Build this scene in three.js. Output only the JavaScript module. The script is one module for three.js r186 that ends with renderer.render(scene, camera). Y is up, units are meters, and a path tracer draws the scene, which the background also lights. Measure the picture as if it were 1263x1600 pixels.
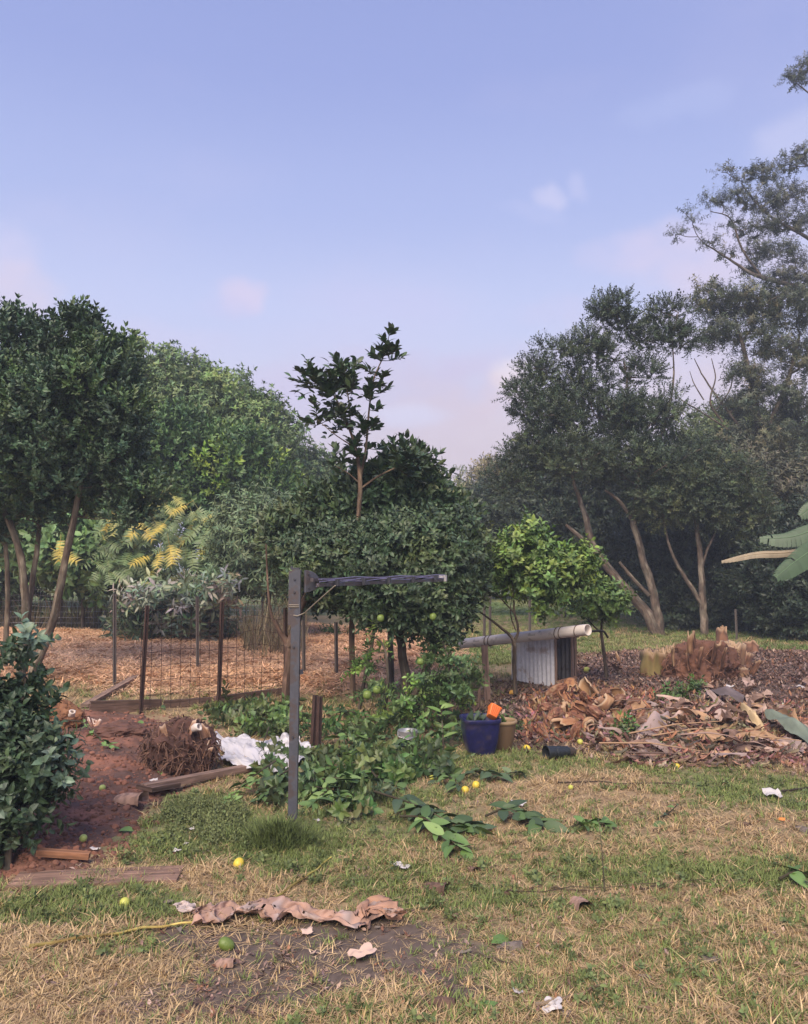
import * as THREE from 'three';
import { mergeGeometries } from 'three/addons/utils/BufferGeometryUtils.js';

// ---------------------------------------------------------------- camera, sky, sun, exposure
const F = 1265, CX = 631.5, EYE = 1.6, PITCH = Math.atan(80 / F);
const camera = new THREE.PerspectiveCamera(2 * Math.atan(800 / F) * 180 / Math.PI, 1263 / 1600, 0.1, 900);
camera.position.set(0, EYE, 0);
camera.rotation.x = PITCH;
const scene = new THREE.Scene();
const EXPOSURE = 3.6, SKY = 1.1 / EXPOSURE;
const renderer = new THREE.WebGLRenderer({ antialias: true });
renderer.toneMapping = THREE.LinearToneMapping;
renderer.toneMappingExposure = EXPOSURE;
renderer.shadowMap.enabled = true;
renderer.shadowMap.type = THREE.PCFSoftShadowMap;

const sun = new THREE.DirectionalLight(new THREE.Color(1.0, 0.85, 0.68), 1.5);
sun.position.set(-7, 24, 10);
sun.target.position.set(0, 0, -12);
sun.castShadow = true;
sun.shadow.radius = 75;
sun.shadow.mapSize.set(2048, 2048);
Object.assign(sun.shadow.camera, { left: -30, right: 30, top: 30, bottom: -30, near: 1, far: 90 });
scene.add(sun, sun.target);
scene.fog = new THREE.FogExp2(new THREE.Color(0.74, 0.85, 1.0), 0.0034);

// ---------------------------------------------------------------- numbers
function rng(seed) {
  let a = (seed * 2654435761) >>> 0;
  const f = () => { a = (a + 0x6D2B79F5) | 0; let t = Math.imul(a ^ (a >>> 15), 1 | a); t = (t + Math.imul(t ^ (t >>> 7), 61 | t)) ^ t; return ((t ^ (t >>> 14)) >>> 0) / 4294967296; };
  f.r = (lo, hi) => lo + (hi - lo) * f();
  f.s = (k = 1) => (f() * 2 - 1) * k;
  f.n = () => (f() + f() + f() + f() - 2) * 0.866;
  f.i = n => Math.floor(f() * n);
  return f;
}
const lerp = (a, b, t) => a + (b - a) * t, clamp = (x, a = 0, b = 1) => Math.min(b, Math.max(a, x));
const smooth = (a, b, x) => { const t = clamp((x - a) / (b - a)); return t * t * (3 - 2 * t); };
function hash(x, y, z = 0) { let h = (Math.imul(x, 374761393) + Math.imul(y, 668265263) + Math.imul(z, 1274126177)) | 0; h = Math.imul(h ^ (h >>> 13), 1274126177); return ((h ^ (h >>> 16)) >>> 0) / 4294967296; }
function noise2(x, y, s = 0) {
  const xi = Math.floor(x), yi = Math.floor(y); let u = x - xi, v = y - yi; u = u * u * (3 - 2 * u); v = v * v * (3 - 2 * v);
  return lerp(lerp(hash(xi, yi, s), hash(xi + 1, yi, s), u), lerp(hash(xi, yi + 1, s), hash(xi + 1, yi + 1, s), u), v);
}
function noise3(x, y, z) {
  const zi = Math.floor(z); let w = z - zi; w = w * w * (3 - 2 * w);
  return lerp(noise2(x, y, zi * 7 + 31), noise2(x, y, zi * 7 + 38), w);
}
function fbm(x, y, o = 4, s = 0) { let a = 0.5, v = 0, t = 0; for (let k = 0; k < o; k++) { v += a * noise2(x, y, s + k); t += a; a *= 0.5; x = x * 2.03 + 17.1; y = y * 2.03 + 9.7; } return v / t; }
function fbm3(x, y, z, o = 4) { let a = 0.5, v = 0, t = 0; for (let k = 0; k < o; k++) { v += a * noise3(x, y, z); t += a; a *= 0.5; x = x * 2.03 + 3.1; y = y * 2.03 + 5.7; z = z * 2.03 + 1.3; } return v / t; }
const V = (x, y, z) => new THREE.Vector3(x, y, z);
const RGB = (r, g, b) => new THREE.Color().setRGB(r, g, b);
const lin = c => { c /= 255; return c <= 0.04045 ? c / 12.92 : ((c + 0.055) / 1.055) ** 2.4; };

// from a place in the photograph and a distance along the ground, to metres
function ray(px, py) { const u = (px - CX) / F, v = (800 - py) / F, c = Math.cos(PITCH), s = Math.sin(PITCH); return V(u, v * c + s, -(c - v * s)); }
function P(px, py, d) { const r = ray(px, py); return r.multiplyScalar(d / -r.z).add(V(0, EYE, 0)); }
function G(px, py, y = 0) { const r = ray(px, py); return r.multiplyScalar((y - EYE) / r.y).add(V(0, EYE, 0)); }
const S = (px, d) => px * d / F;

// ---------------------------------------------------------------- sky
{
  const W = 2048, Hh = 1024, data = new Float32Array(W * Hh * 4);
  const dir = (px, py) => { const r = ray(px, py).normalize(); return [Math.atan2(r.x, -r.z), Math.asin(r.y)]; };
  // elevation in radians against colour as photographed
  const stops = [[-1.6, [150, 140, 150]], [0.0, [232, 216, 224]], [0.12, [224, 214, 231]], [0.20, [215, 214, 240]], [0.30, [197, 206, 244]], [0.42, [173, 186, 234]], [0.56, [153, 167, 222]], [0.68, [145, 159, 215]], [1.1, [127, 143, 205]], [1.6, [120, 136, 200]]]
    .map(([e, c]) => [e, c.map(x => lin(x) * SKY)]);
  // cloud puffs: azimuth, elevation, half width, half height, strength, colour
  const puffs = [
    [368, 460, 30, 24, 0.75, [222, 210, 238]], [340, 478, 34, 16, 0.35, [205, 203, 240]],
    [862, 302, 24, 12, 0.5, [222, 218, 245]], [910, 288, 15, 11, 0.3, [214, 213, 245]], [830, 330, 40, 14, 0.2, [205, 208, 245]],
    [10, 405, 34, 36, 0.5, [215, 210, 240]], [20, 455, 50, 34, 0.65, [222, 210, 232]],
    [1090, 400, 105, 46, 0.62, [222, 210, 236]], [960, 400, 60, 26, 0.35, [208, 205, 240]], [1180, 450, 120, 40, 0.5, [220, 208, 232]],
    [1240, 210, 60, 26, 0.45, [208, 210, 242]], [1040, 168, 70, 14, 0.25, [190, 200, 242]], [1300, 330, 120, 50, 0.5, [225, 215, 240]],
    [735, 690, 130, 60, 0.85, [238, 223, 228]], [690, 735, 140, 30, 0.7, [243, 226, 226]], [600, 660, 90, 30, 0.5, [232, 222, 236]], [520, 690, 60, 20, 0.5, [228, 222, 238]], [650, 610, 190, 48, 0.7, [210, 200, 228]], [560, 665, 150, 46, 0.6, [213, 204, 228]], [740, 670, 150, 60, 0.8, [221, 206, 222]], [640, 720, 210, 36, 0.6, [225, 208, 220]],
    [640, 645, 60, 16, 0.7, [222, 222, 250]], [812, 590, 34, 26, 0.95, [244, 230, 238]], [790, 615, 46, 30, 0.7, [225, 208, 224]], [880, 500, 60, 26, 0.35, [210, 204, 238]],
    [440, 615, 70, 32, 0.55, [212, 204, 236]], [720, 560, 110, 18, 0.35, [208, 200, 234]], [590, 475, 120, 22, 0.25, [203, 202, 242]], [1010, 560, 140, 60, 0.55, [226, 210, 226]], [230, 540, 90, 30, 0.4, [212, 208, 240]], [1120, 640, 160, 50, 0.5, [228, 211, 222]],
  ].map(([x, y, a, b, k, c]) => [...dir(x, y), a / F, b / F, k, c.map(v => lin(v) * SKY)]);
  for (let j = 0; j < Hh; j++) {
    const el = ((j + 0.5) / Hh - 0.5) * Math.PI, ce = Math.cos(el), se = Math.sin(el);
    let k = 0; while (k < stops.length - 2 && el > stops[k + 1][0]) k++;
    const t = smooth(0, 1, (el - stops[k][0]) / (stops[k + 1][0] - stops[k][0])) * 0.35 + 0.65 * clamp((el - stops[k][0]) / (stops[k + 1][0] - stops[k][0]));
    for (let i = 0; i < W; i++) {
      const th = ((i + 0.5) / W - 0.5) * 2 * Math.PI, x = Math.cos(th) * ce, z = Math.sin(th) * ce;   // three's equirect: u from atan2(z, x)
      const az = Math.atan2(x, -z);
      const c = [0, 1, 2].map(n => lerp(stops[k][1][n], stops[k + 1][1][n], t));
      // thin veil of high cloud all round
      const veil = smooth(0.45, 0.8, fbm3(x * 3 + 4, se * 7, z * 3, 5)) * 0.4 * smooth(1.3, 0.1, el);
      const pink = [0.55, 0.5, 0.68];
      for (let n = 0; n < 3; n++) c[n] = lerp(c[n], pink[n] * 1.26 * SKY, veil * 0.6);
      if (el > -0.1 && el < 0.75) {
        const nx = fbm3(x * 16, se * 20, z * 16, 4) - 0.5, ny = fbm3(x * 16 + 40, se * 20, z * 16, 4) - 0.5, er = fbm3(x * 34 + 9, se * 50, z * 34, 4);
        for (const q of puffs) {
          const dx = (az + nx * 0.05 - q[0]) / q[2], dy = (el + ny * 0.035 - q[1]) / q[3], r = dx * dx + dy * dy;
          if (r > 4) continue;
          const m = q[4] * smooth(2.2, -0.2, r + (er - 0.5) * 1.9);
          for (let n = 0; n < 3; n++) c[n] = lerp(c[n], q[5][n], m);
        }
      }
      const o = (j * W + i) * 4; data[o] = c[0]; data[o + 1] = c[1]; data[o + 2] = c[2]; data[o + 3] = 1;
    }
  }
  const sky = new THREE.DataTexture(data, W, Hh, THREE.RGBAFormat, THREE.FloatType);
  sky.mapping = THREE.EquirectangularReflectionMapping; sky.magFilter = sky.minFilter = THREE.LinearFilter; sky.needsUpdate = true;
  scene.background = sky; scene.environment = sky;
}

// ---------------------------------------------------------------- names, tags, mesh builder
const taken = new Map();
function numbered(n) { const k = taken.get(n) ?? 0; taken.set(n, k + 1); return k ? `${n}_${String(k).padStart(3, '0')}` : n; }
function tag(o, label, category, group) { o.userData.label = label; o.userData.category = category; if (group) o.userData.group = group; return o; }
function thing(name, label, category, at = V(0, 0, 0), group) {
  const o = new THREE.Group(); o.name = numbered(name); o.position.copy(at); scene.add(o); return tag(o, label, category, group);
}
function structure(o) { o.userData.kind = 'structure'; return o; }
const UPV = V(0, 1, 0);
class MB {
  constructor(off = V(0, 0, 0)) { this.p = []; this.i = []; this.c = []; this.uv = []; this.off = off; this.col = null; }
  v(x, y, z, c = this.col, u = 0, w = 0) { this.p.push(x - this.off.x, y - this.off.y, z - this.off.z); if (c) this.c.push(c[0], c[1], c[2]); else this.c.push(1, 1, 1); this.uv.push(u, w); return this.p.length / 3 - 1; }
  vv(p, c, u, w) { return this.v(p.x, p.y, p.z, c, u, w); }
  t(a, b, c) { this.i.push(a, b, c); }
  q(a, b, c, d) { this.i.push(a, b, c, a, c, d); }
  // a tapered tube through points with radii; wob roughens the section
  tube(pts, radii, sides = 6, { cap = true, wob = 0, seed = 1, flat = 1, c = this.col } = {}) {
    const R = rng(seed), n = pts.length, rings = []; let prev = null, len = 0;
    for (let k = 0; k < n; k++) {
      const d = pts[Math.min(n - 1, k + 1)].clone().sub(pts[Math.max(0, k - 1)]).normalize();
      let s = prev ? prev.clone().addScaledVector(d, -prev.dot(d)) : (Math.abs(d.y) > 0.9 ? V(1, 0, 0) : UPV.clone()).cross(d);
      if (s.lengthSq() < 1e-8) s = V(1, 0, 0).cross(d); s.normalize(); prev = s; const b = d.clone().cross(s);
      const r = Array.isArray(radii) ? radii[k] : radii, ring = [];
      if (k) len += pts[k].distanceTo(pts[k - 1]);
      for (let j = 0; j <= sides; j++) {
        const a = (j % sides) / sides * 2 * Math.PI, rr = r * (1 + (j < sides ? R.s(wob) : 0));
        if (j === sides) { const f = ring[0] * 3; ring.push(this.v(this.p[f] + this.off.x, this.p[f + 1] + this.off.y, this.p[f + 2] + this.off.z, c, 2 * Math.PI * r, len)); continue; }
        const q = pts[k].clone().addScaledVector(s, Math.cos(a) * rr).addScaledVector(b, Math.sin(a) * rr * flat);
        ring.push(this.vv(q, c, a * r, len));
      }
      rings.push(ring);
    }
    for (let k = 0; k < n - 1; k++) for (let j = 0; j < sides; j++) this.q(rings[k][j], rings[k][j + 1], rings[k + 1][j + 1], rings[k + 1][j]);
    if (cap) for (const [ring, p, flip] of [[rings[0], pts[0], 1], [rings[n - 1], pts[n - 1], 0]]) {
      const m = this.vv(p, c); const e = ring.slice(0, sides).map(f => this.v(this.p[f * 3] + this.off.x, this.p[f * 3 + 1] + this.off.y, this.p[f * 3 + 2] + this.off.z, c));
      for (let j = 0; j < sides; j++) flip ? this.t(m, e[(j + 1) % sides], e[j]) : this.t(m, e[j], e[(j + 1) % sides]);
    }
    return this;
  }
  // a box between two ends, width across and thick up
  bar(a, b, w, h, up = UPV, c = this.col) {
    const d = b.clone().sub(a).normalize(); let s = up.clone().cross(d); if (s.lengthSq() < 1e-6) s = V(1, 0, 0); s.normalize(); const u = d.clone().cross(s);
    const L = a.distanceTo(b), k = (o, x, y) => o.clone().addScaledVector(s, x * w / 2).addScaledVector(u, y * h / 2);
    const face = (p, q, r, t, W2, H2) => { const [A, B, C, D] = [this.vv(p, c, 0, 0), this.vv(q, c, W2, 0), this.vv(r, c, W2, H2), this.vv(t, c, 0, H2)]; this.q(A, B, C, D); };
    face(k(a, -1, -1), k(a, -1, 1), k(a, 1, 1), k(a, 1, -1), h, w); face(k(b, -1, -1), k(b, 1, -1), k(b, 1, 1), k(b, -1, 1), w, h);
    face(k(a, 1, -1), k(a, 1, 1), k(b, 1, 1), k(b, 1, -1), h, L); face(k(a, -1, 1), k(a, -1, -1), k(b, -1, -1), k(b, -1, 1), h, L);
    face(k(a, 1, 1), k(a, -1, 1), k(b, -1, 1), k(b, 1, 1), w, L); face(k(a, -1, -1), k(a, 1, -1), k(b, 1, -1), k(b, -1, -1), w, L);
    return this;
  }
  geo(smoothN = true) {
    let g = new THREE.BufferGeometry();
    g.setAttribute('position', new THREE.Float32BufferAttribute(this.p, 3));
    g.setAttribute('color', new THREE.Float32BufferAttribute(this.c, 3));
    g.setAttribute('uv', new THREE.Float32BufferAttribute(this.uv, 2));
    g.setIndex(this.i);
    if (!smoothN) g = g.toNonIndexed();
    g.computeVertexNormals();
    return g;
  }
  build(name, mat, parent = scene, smoothN = true) {
    const m = new THREE.Mesh(this.geo(smoothN), mat); m.name = parent === scene ? numbered(name) : name; parent.add(m); return m;
  }
}
// a mesh that shares a geometry
function put(name, geo, mat, parent, pos, quat, scale) {
  const m = new THREE.Mesh(geo, mat); m.name = parent === scene ? numbered(name) : name; parent.add(m);
  if (pos) m.position.copy(pos); if (quat) m.quaternion.copy(quat); if (scale) typeof scale === 'number' ? m.scale.setScalar(scale) : m.scale.copy(scale); return m;
}
// many copies of one geometry: list of [position, quaternion, scale, colour]
function scatter(name, geo, mat, list, parent = scene, off = V(0, 0, 0)) {
  const m = new THREE.InstancedMesh(geo, mat, list.length), M = new THREE.Matrix4(), sc = V(1, 1, 1), p = V(0, 0, 0), C = new THREE.Color();
  m.name = parent === scene ? numbered(name) : name;
  list.forEach(([pos, q, s, c], k) => { p.copy(pos).sub(off); typeof s === 'number' ? sc.set(s, s, s) : sc.copy(s); M.compose(p, q, sc); m.setMatrixAt(k, M); if (c) m.setColorAt(k, C.setRGB(c[0], c[1], c[2])); });
  m.userData.kind = 'stuff'; parent.add(m); return m;
}
const Q = () => new THREE.Quaternion();
// quaternion that takes +y to dir, turned by spin about it
function aim(dir, spin = 0) { const q = Q().setFromUnitVectors(UPV, dir.clone().normalize()); return q.multiply(Q().setFromAxisAngle(UPV, spin)); }
const flatTurn = (yaw, tilt = 0, tdir = 0) => Q().setFromAxisAngle(V(Math.cos(tdir), 0, Math.sin(tdir)), tilt).multiply(Q().setFromAxisAngle(UPV, yaw));
function curve(pts, n) { const c = new THREE.CatmullRomCurve3(pts, false, 'centripetal'); return c.getPoints(n); }

// ---------------------------------------------------------------- textures and materials
function tex(size, f, { srgb = false, rep = 1 } = {}) {
  const d = new Uint8Array(size * size * 4);
  for (let j = 0; j < size; j++) for (let i = 0; i < size; i++) { const c = f(i / size, j / size), o = (j * size + i) * 4; d[o] = clamp(c[0]) * 255; d[o + 1] = clamp(c[1]) * 255; d[o + 2] = clamp(c[2]) * 255; d[o + 3] = 255; }
  const t = new THREE.DataTexture(d, size, size); t.wrapS = t.wrapT = THREE.RepeatWrapping; t.magFilter = THREE.LinearFilter; t.minFilter = THREE.LinearMipmapLinearFilter; t.generateMipmaps = true;
  if (srgb) t.colorSpace = THREE.SRGBColorSpace; t.repeat.set(rep, rep); t.needsUpdate = true; return t;
}
const mix3 = (a, b, t) => [lerp(a[0], b[0], t), lerp(a[1], b[1], t), lerp(a[2], b[2], t)];
const toS = x => x <= 0.0031308 ? 12.92 * x : 1.055 * Math.max(x, 0) ** (1 / 2.4) - 0.055;
// tileable noise on [0,1)
function tnoise(u, v, f, o = 4, s = 0) {
  let a = 0.5, r = 0, t = 0;
  for (let k = 0; k < o; k++) {
    const x = u * f, y = v * f, xi = Math.floor(x), yi = Math.floor(y); let p = x - xi, q = y - yi; p = p * p * (3 - 2 * p); q = q * q * (3 - 2 * q);
    const h = (i, j) => hash(((i % f) + f) % f, ((j % f) + f) % f, s + k * 13);
    r += a * lerp(lerp(h(xi, yi), h(xi + 1, yi), p), lerp(h(xi, yi + 1), h(xi + 1, yi + 1), p), q); t += a; a *= 0.5; f *= 2;
  }
  return r / t;
}
const bumpTex = tex(512, (u, v) => { const n = tnoise(u, v, 8, 6, 5); return [n, n, n]; });
const barkTex = tex(512, (u, v) => { const n = 0.5 * tnoise(u, v, 6, 6, 9) + 0.5 * tnoise(u + 0.06 * tnoise(u, v, 4, 3, 8), v * 0.25, 32, 3, 3); const p = smooth(0.45, 0.7, tnoise(u, v, 5, 4, 77)), k = (0.5 + 0.85 * (n - 0.3)) * (0.82 + 0.36 * tnoise(u, v, 3, 4, 55)); return mix3([k, k * 0.96, k * 0.92], [k * 1.18, k * 1.2, k * 1.16], p); }, { srgb: true });
const std = o => new THREE.MeshStandardMaterial({ roughness: 0.85, metalness: 0, ...o });
const leafMat = std({ vertexColors: true, roughness: 0.5, side: THREE.DoubleSide });
const mattLeaf = std({ vertexColors: true, roughness: 0.8, side: THREE.DoubleSide });
const strawMat = std({ vertexColors: true, roughness: 0.95, side: THREE.DoubleSide });
const barkMat = std({ vertexColors: true, roughness: 0.95, map: barkTex, bumpMap: barkTex, bumpScale: 0.015 });
// ---------------------------------------------------------------- leaves, sprigs, trees
// one leaf: base, direction, face normal; folded along the midrib and bent towards its tip
function leaf(mb, b, dir, nrm, L, W, c, { fold = 0.25, curl = 0.3, rows = 3, shape = 0.45, c2 = c } = {}) {
  const d = dir.clone().normalize(), s = d.clone().cross(nrm).normalize(), n = s.clone().cross(d).normalize();
  const prof = t => Math.pow(Math.sin(Math.PI * Math.pow(t, shape > 0.5 ? 1.25 : 0.8)), 0.8);
  let l0 = mb.vv(b, c2), m0 = l0, r0 = l0;
  for (let k = 1; k <= rows; k++) {
    const t = k / rows, cu = Math.abs(curl) < 1e-3 ? 1e-3 : curl, y = Math.sin(t * cu) / cu, z = -(1 - Math.cos(t * cu)) / cu;
    const o = b.clone().addScaledVector(d, y * L).addScaledVector(n, z * L);
    if (k === rows) { const e = mb.vv(o, c); mb.t(l0, m0, e); mb.t(m0, r0, e); break; }
    const w = W / 2 * prof(t), up = w * fold;
    const l = mb.vv(o.clone().addScaledVector(s, -w).addScaledVector(n, up), c), m = mb.vv(o, c2), r = mb.vv(o.clone().addScaledVector(s, w).addScaledVector(n, up), c);
    if (k === 1) { mb.t(l0, m, l); mb.t(l0, r, m); } else { mb.q(l0, m0, m, l); mb.q(m0, r0, r, m); }
    l0 = l; m0 = m; r0 = r;
  }
}
// a twig of unit length along +y that carries leaves
function sprig({ n = 12, L = 0.35, W = 0.14, out = 0.9, droop = 0, from = 0.15, curl = 0.4, fold = 0.25, rows = 3, seed = 1, tip = 0, vary = 0.25, thick = 0.012, shape = 0.4 }) {
  const R = rng(seed), mb = new MB(), bend = V(R.s(0.25), 0, R.s(0.25));
  const at = t => V(bend.x * t * t, t, bend.z * t * t);
  mb.tube([at(0), at(0.5), at(0.97)], [thick, thick * 0.8, thick * 0.4], 3, { cap: false, c: [0.55, 0.42, 0.3] });
  for (let k = 0; k < n; k++) {
    const t = k >= n - tip ? 1 : lerp(from, 1, k / (n - 1)), a = k * 2.4 + R.s(0.5), o = out * R.r(0.75, 1.2) * (k >= n - tip ? R.r(0.2, 1) : 1);
    const side = V(Math.cos(a), 0, Math.sin(a)), dir = V(0, Math.cos(o), 0).addScaledVector(side, Math.sin(o)).addScaledVector(UPV, -droop * R.r(0.5, 1.3));
    const nrm = V(0, 1, 0).addScaledVector(side, -0.3).add(V(R.s(0.4), R.s(0.3), R.s(0.4))).normalize();
    const g = 1 + R.s(vary), c = [g * (1 + R.s(0.12)), g, g * (1 + R.s(0.1))];
    leaf(mb, at(t), dir, nrm, L * R.r(0.75, 1.15), W * R.r(0.8, 1.15), c, { curl: curl * R.r(0.3, 1.6), fold, rows, shape, c2: c.map(x => x * 1.12) });
  }
  return mb.geo(false);
}
const SPRIG = {
  broad: [1, 2, 3].map(s => sprig({ n: 13, L: 0.42, W: 0.17, out: 0.75, seed: s, tip: 3, curl: 0.5 })),
  mango: [4, 5, 6].map(s => sprig({ n: 15, L: 0.4, W: 0.14, out: 1.2, droop: 0.3, from: 0.55, seed: s, tip: 6, curl: 0.9 })),
  citrus: [7, 8, 9].map(s => sprig({ n: 14, L: 0.36, W: 0.18, out: 1.0, droop: 0.15, seed: s, tip: 2, curl: 0.5 })),
  gum: [10, 11, 12].map(s => sprig({ n: 18, L: 0.3, W: 0.085, out: 1.2, droop: 0.4, seed: s, tip: 4, curl: 0.4 })),
  willow: [20, 21, 22].map(s => sprig({ n: 13, L: 0.42, W: 0.11, out: 1.1, droop: 0.5, seed: s, tip: 3, curl: 0.5 })),
  fine: [13, 14, 15].map(s => sprig({ n: 18, L: 0.24, W: 0.11, out: 1.0, seed: s, tip: 2, rows: 2, curl: 0.2 })),
  big: [16, 17, 18].map(s => sprig({ n: 9, L: 0.55, W: 0.28, out: 0.9, seed: s, tip: 2, curl: 0.6 })),
};
// leaf clumps spread over ellipsoid lobes given as [px, py, half width px, half height px, distance, half depth m, tone]
function clumpsOf(lobes, clumpPx, R, { fill = 1, under = 0.5 } = {}) {
  const out = [];
  for (const [px, py, rx, ry, d, rz, tone = 1] of lobes) {
    const c = P(px, py, d), ax = S(rx, d), ay = S(ry, d), az = rz ?? (ax + ay) / 2, cr = S(clumpPx, d);
    const area = 4 * Math.PI * Math.pow((Math.pow(ax * ay, 1.6) + Math.pow(ax * az, 1.6) + Math.pow(ay * az, 1.6)) / 3, 1 / 1.6);
    const sx = Math.max(0.35, 1 - cr * 0.75 / ax), sy = Math.max(0.35, 1 - cr * 0.75 / ay), sz = Math.max(0.35, 1 - cr * 0.75 / az), n = Math.max(1, Math.round(fill * area / (cr * cr * 2.1)));
    for (let k = 0; k < n; k++) {
      const z = 1 - 2 * (k + 0.5) / n, a = k * 2.39996 + R.s(0.6), q = Math.sqrt(1 - z * z), u = V(q * Math.cos(a), z, q * Math.sin(a));
      if (u.y < -0.25 && R() > under) continue;
      const e = n === 1 ? 0 : R.r(0.7, 1.08) * (R() < 0.2 ? R.r(0.3, 0.9) : 1);
      out.push({ c: c.clone().add(V(u.x * ax * e * sx, u.y * ay * e * sy, u.z * az * e * sz)).add(V(R.n(), R.n(), R.n()).multiplyScalar(cr * 0.45)), u, r: cr * R.r(0.55, 1.25), tone: tone * R.r(0.85, 1.15) });
    }
  }
  return out;
}
function crown(parent, name, clumps, kind, off, { size, per = 14, color, alt, altP = 0.1, up = 0.5, R, flat = 0.8, hang = 0 }) {
  const lists = SPRIG[kind].map(() => []);
  for (const k of clumps) {
    const hue = R() < altP && alt ? alt : color, n = Math.max(3, Math.round(per * R.r(0.7, 1.25)));
    for (let j = 0; j < n; j++) {
      const u = V(R.n(), R.n(), R.n()).normalize().addScaledVector(k.u, 0.5).addScaledVector(UPV, 0.15).normalize();
      const pos = k.c.clone().add(V(u.x, u.y * flat, u.z).multiplyScalar(k.r * R.r(0.35, 1.0)));
      const dir = u.clone().multiplyScalar(0.8).addScaledVector(UPV, up - hang).add(V(R.s(0.5), R.s(0.4), R.s(0.5)));
      const g = k.tone * R.r(0.75, 1.3), c = [hue[0] * g * R.r(1.12, 1.4), hue[1] * g * 1.3, hue[2] * g * R.r(1.0, 1.25)];
      lists[R.i(3)].push([pos, aim(dir, R.r(0, 6.28)), size * R.r(0.7, 1.3), c]);
    }
  }
  lists.forEach((l, k) => l.length && scatter(name, SPRIG[kind][k], leafMat, l, parent, off));
}
// stems as lists of [px, py, distance, radius m]; every clump is joined to the nearest wood below it
function wood(parent, stems, clumps, off, { bark = [0.2, 0.16, 0.13], R, twig = 0.012, sides = 7, stemName = 'trunk', join = 1, reach = 1e9 }) {
  const nodes = [], colr = () => { const g = R.r(0.85, 1.15); return bark.map(x => x * g); };
  stems.forEach((st, si) => {
    const ctrl = st.map(([px, py, d, r]) => P(px, py, d)), n = (st.length - 1) * 5, pts = curve(ctrl, n);
    pts.forEach((p, k) => { if (k && k < n) p.add(V(R.s(0.012), 0, R.s(0.012)).multiplyScalar(st[0][3] * 12)); });
    const rad = pts.map((_, k) => { const t = k / n * (st.length - 1), a = Math.min(st.length - 2, Math.floor(t)); return lerp(st[a][3], st[a + 1][3], t - a); });
    const mb = new MB(off); mb.col = bark; mb.tube(pts, rad, sides + 3, { wob: 0.1, seed: si * 7 + 3 }); mb.build(stemName, barkMat, parent);
    pts.forEach((p, k) => { if (k > n * 0.3) nodes.push([p, rad[k]]); });
  });
  const mb = new MB(off);
  const roots = nodes.slice(); const order = clumps.slice().sort((a, b) => Math.min(...roots.map(n => n[0].distanceTo(a.c))) - Math.min(...roots.map(n => n[0].distanceTo(b.c))));
  for (const k of order) {
    if (R() > join) continue;
    let best = null, bd = 1e9;
    for (const nd of nodes) { const dd = nd[0].distanceTo(k.c) + Math.max(0, nd[0].y - k.c.y) * 1.5; if (dd < bd) { bd = dd; best = nd; } }
    if (!best || bd > reach) continue;
    const a = best[0], L = a.distanceTo(k.c), m = a.clone().lerp(k.c, 0.5).add(V(R.s(0.13), R.s(0.08) - 0.04, R.s(0.13)).multiplyScalar(L));
    const r0 = Math.min(best[1] * 0.75, twig * (1 + L * 1.1)), pts = curve([a, m, k.c], 5); mb.col = colr();
    mb.tube(pts, pts.map((_, j) => lerp(r0, Math.min(r0, twig * 0.5), j / 5)), 5, { cap: false });
    pts.forEach((p, j) => { if (j > 1) nodes.push([p, lerp(r0, twig * 0.7, j / 5)]); });
  }
  if (mb.p.length) { const b = mb.build('branches', barkMat, parent); b.userData.kind = 'stuff'; }
}
function tree({ name, label, category = 'tree', group, base, stems = [], lobes, kind, clumpPx = 28, seed = 1, leafName = 'crown', ...o }) {
  const R = rng(seed), off = base.clone(), t = thing(name, label, category, off, group);
  const clumps = clumpsOf(lobes, clumpPx, R, o);
  if (stems.length) wood(t, stems, clumps, off, { R, ...o });
  crown(t, leafName, clumps, kind, off, { R, ...o });
  return t;
}
// ---------------------------------------------------------------- ground
const poly = pts => pts.map(([a, b]) => { const g = G(a, b); return [g.x, g.z]; });
function inside(pg, x, z) { let s = false; for (let i = 0, j = pg.length - 1; i < pg.length; j = i++) { const [a, b] = pg[i], [c, d] = pg[j]; if ((b > z) !== (d > z) && x < (c - a) * (z - b) / (d - b) + a) s = !s; } return s; }
function edgeDist(pg, x, z) { // positive inside
  let m = 1e9; for (let i = 0, j = pg.length - 1; i < pg.length; j = i++) { const [a, b] = pg[j], [c, d] = pg[i], ex = c - a, ez = d - b, t = clamp(((x - a) * ex + (z - b) * ez) / (ex * ex + ez * ez)); m = Math.min(m, Math.hypot(x - a - ex * t, z - b - ez * t)); }
  return inside(pg, x, z) ? m : -m;
}
const blob = (px, py, rx, ry, k) => { const c = G(px, py), a = G(px, py - ry), b = G(px, py + ry); return [c.x, (a.z + b.z) / 2, S(rx, -c.z), Math.max(0.1, (b.z - a.z) / 2), k]; };
const blobs = (list, x, z, wob) => { let v = 0; for (const [cx, cz, a, b, k] of list) { const r = ((x - cx) / a) ** 2 + ((z - cz) / b) ** 2; if (r < 3) v = Math.max(v, k * smooth(1.7, 0.2, r + wob)); } return v; };
const greenBlobs = [[440, 1330, 105, 42, 1], [150, 1418, 170, 30, 0.9], [320, 1295, 130, 52, 1.1], [1190, 1240, 170, 42, 1], [1130, 1365, 220, 26, 0.85], [780, 1192, 130, 26, 0.8], [930, 1195, 100, 18, 0.7], [600, 1372, 90, 26, 0.55], [1060, 1196, 180, 18, 0.7], [700, 1402, 130, 16, 0.6], [560, 1250, 180, 60, 0.7], [220, 1480, 60, 20, 0.5], [720, 1500, 60, 40, 0.35], [900, 1420, 90, 14, 0.5]].map(a => blob(...a));
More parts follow.
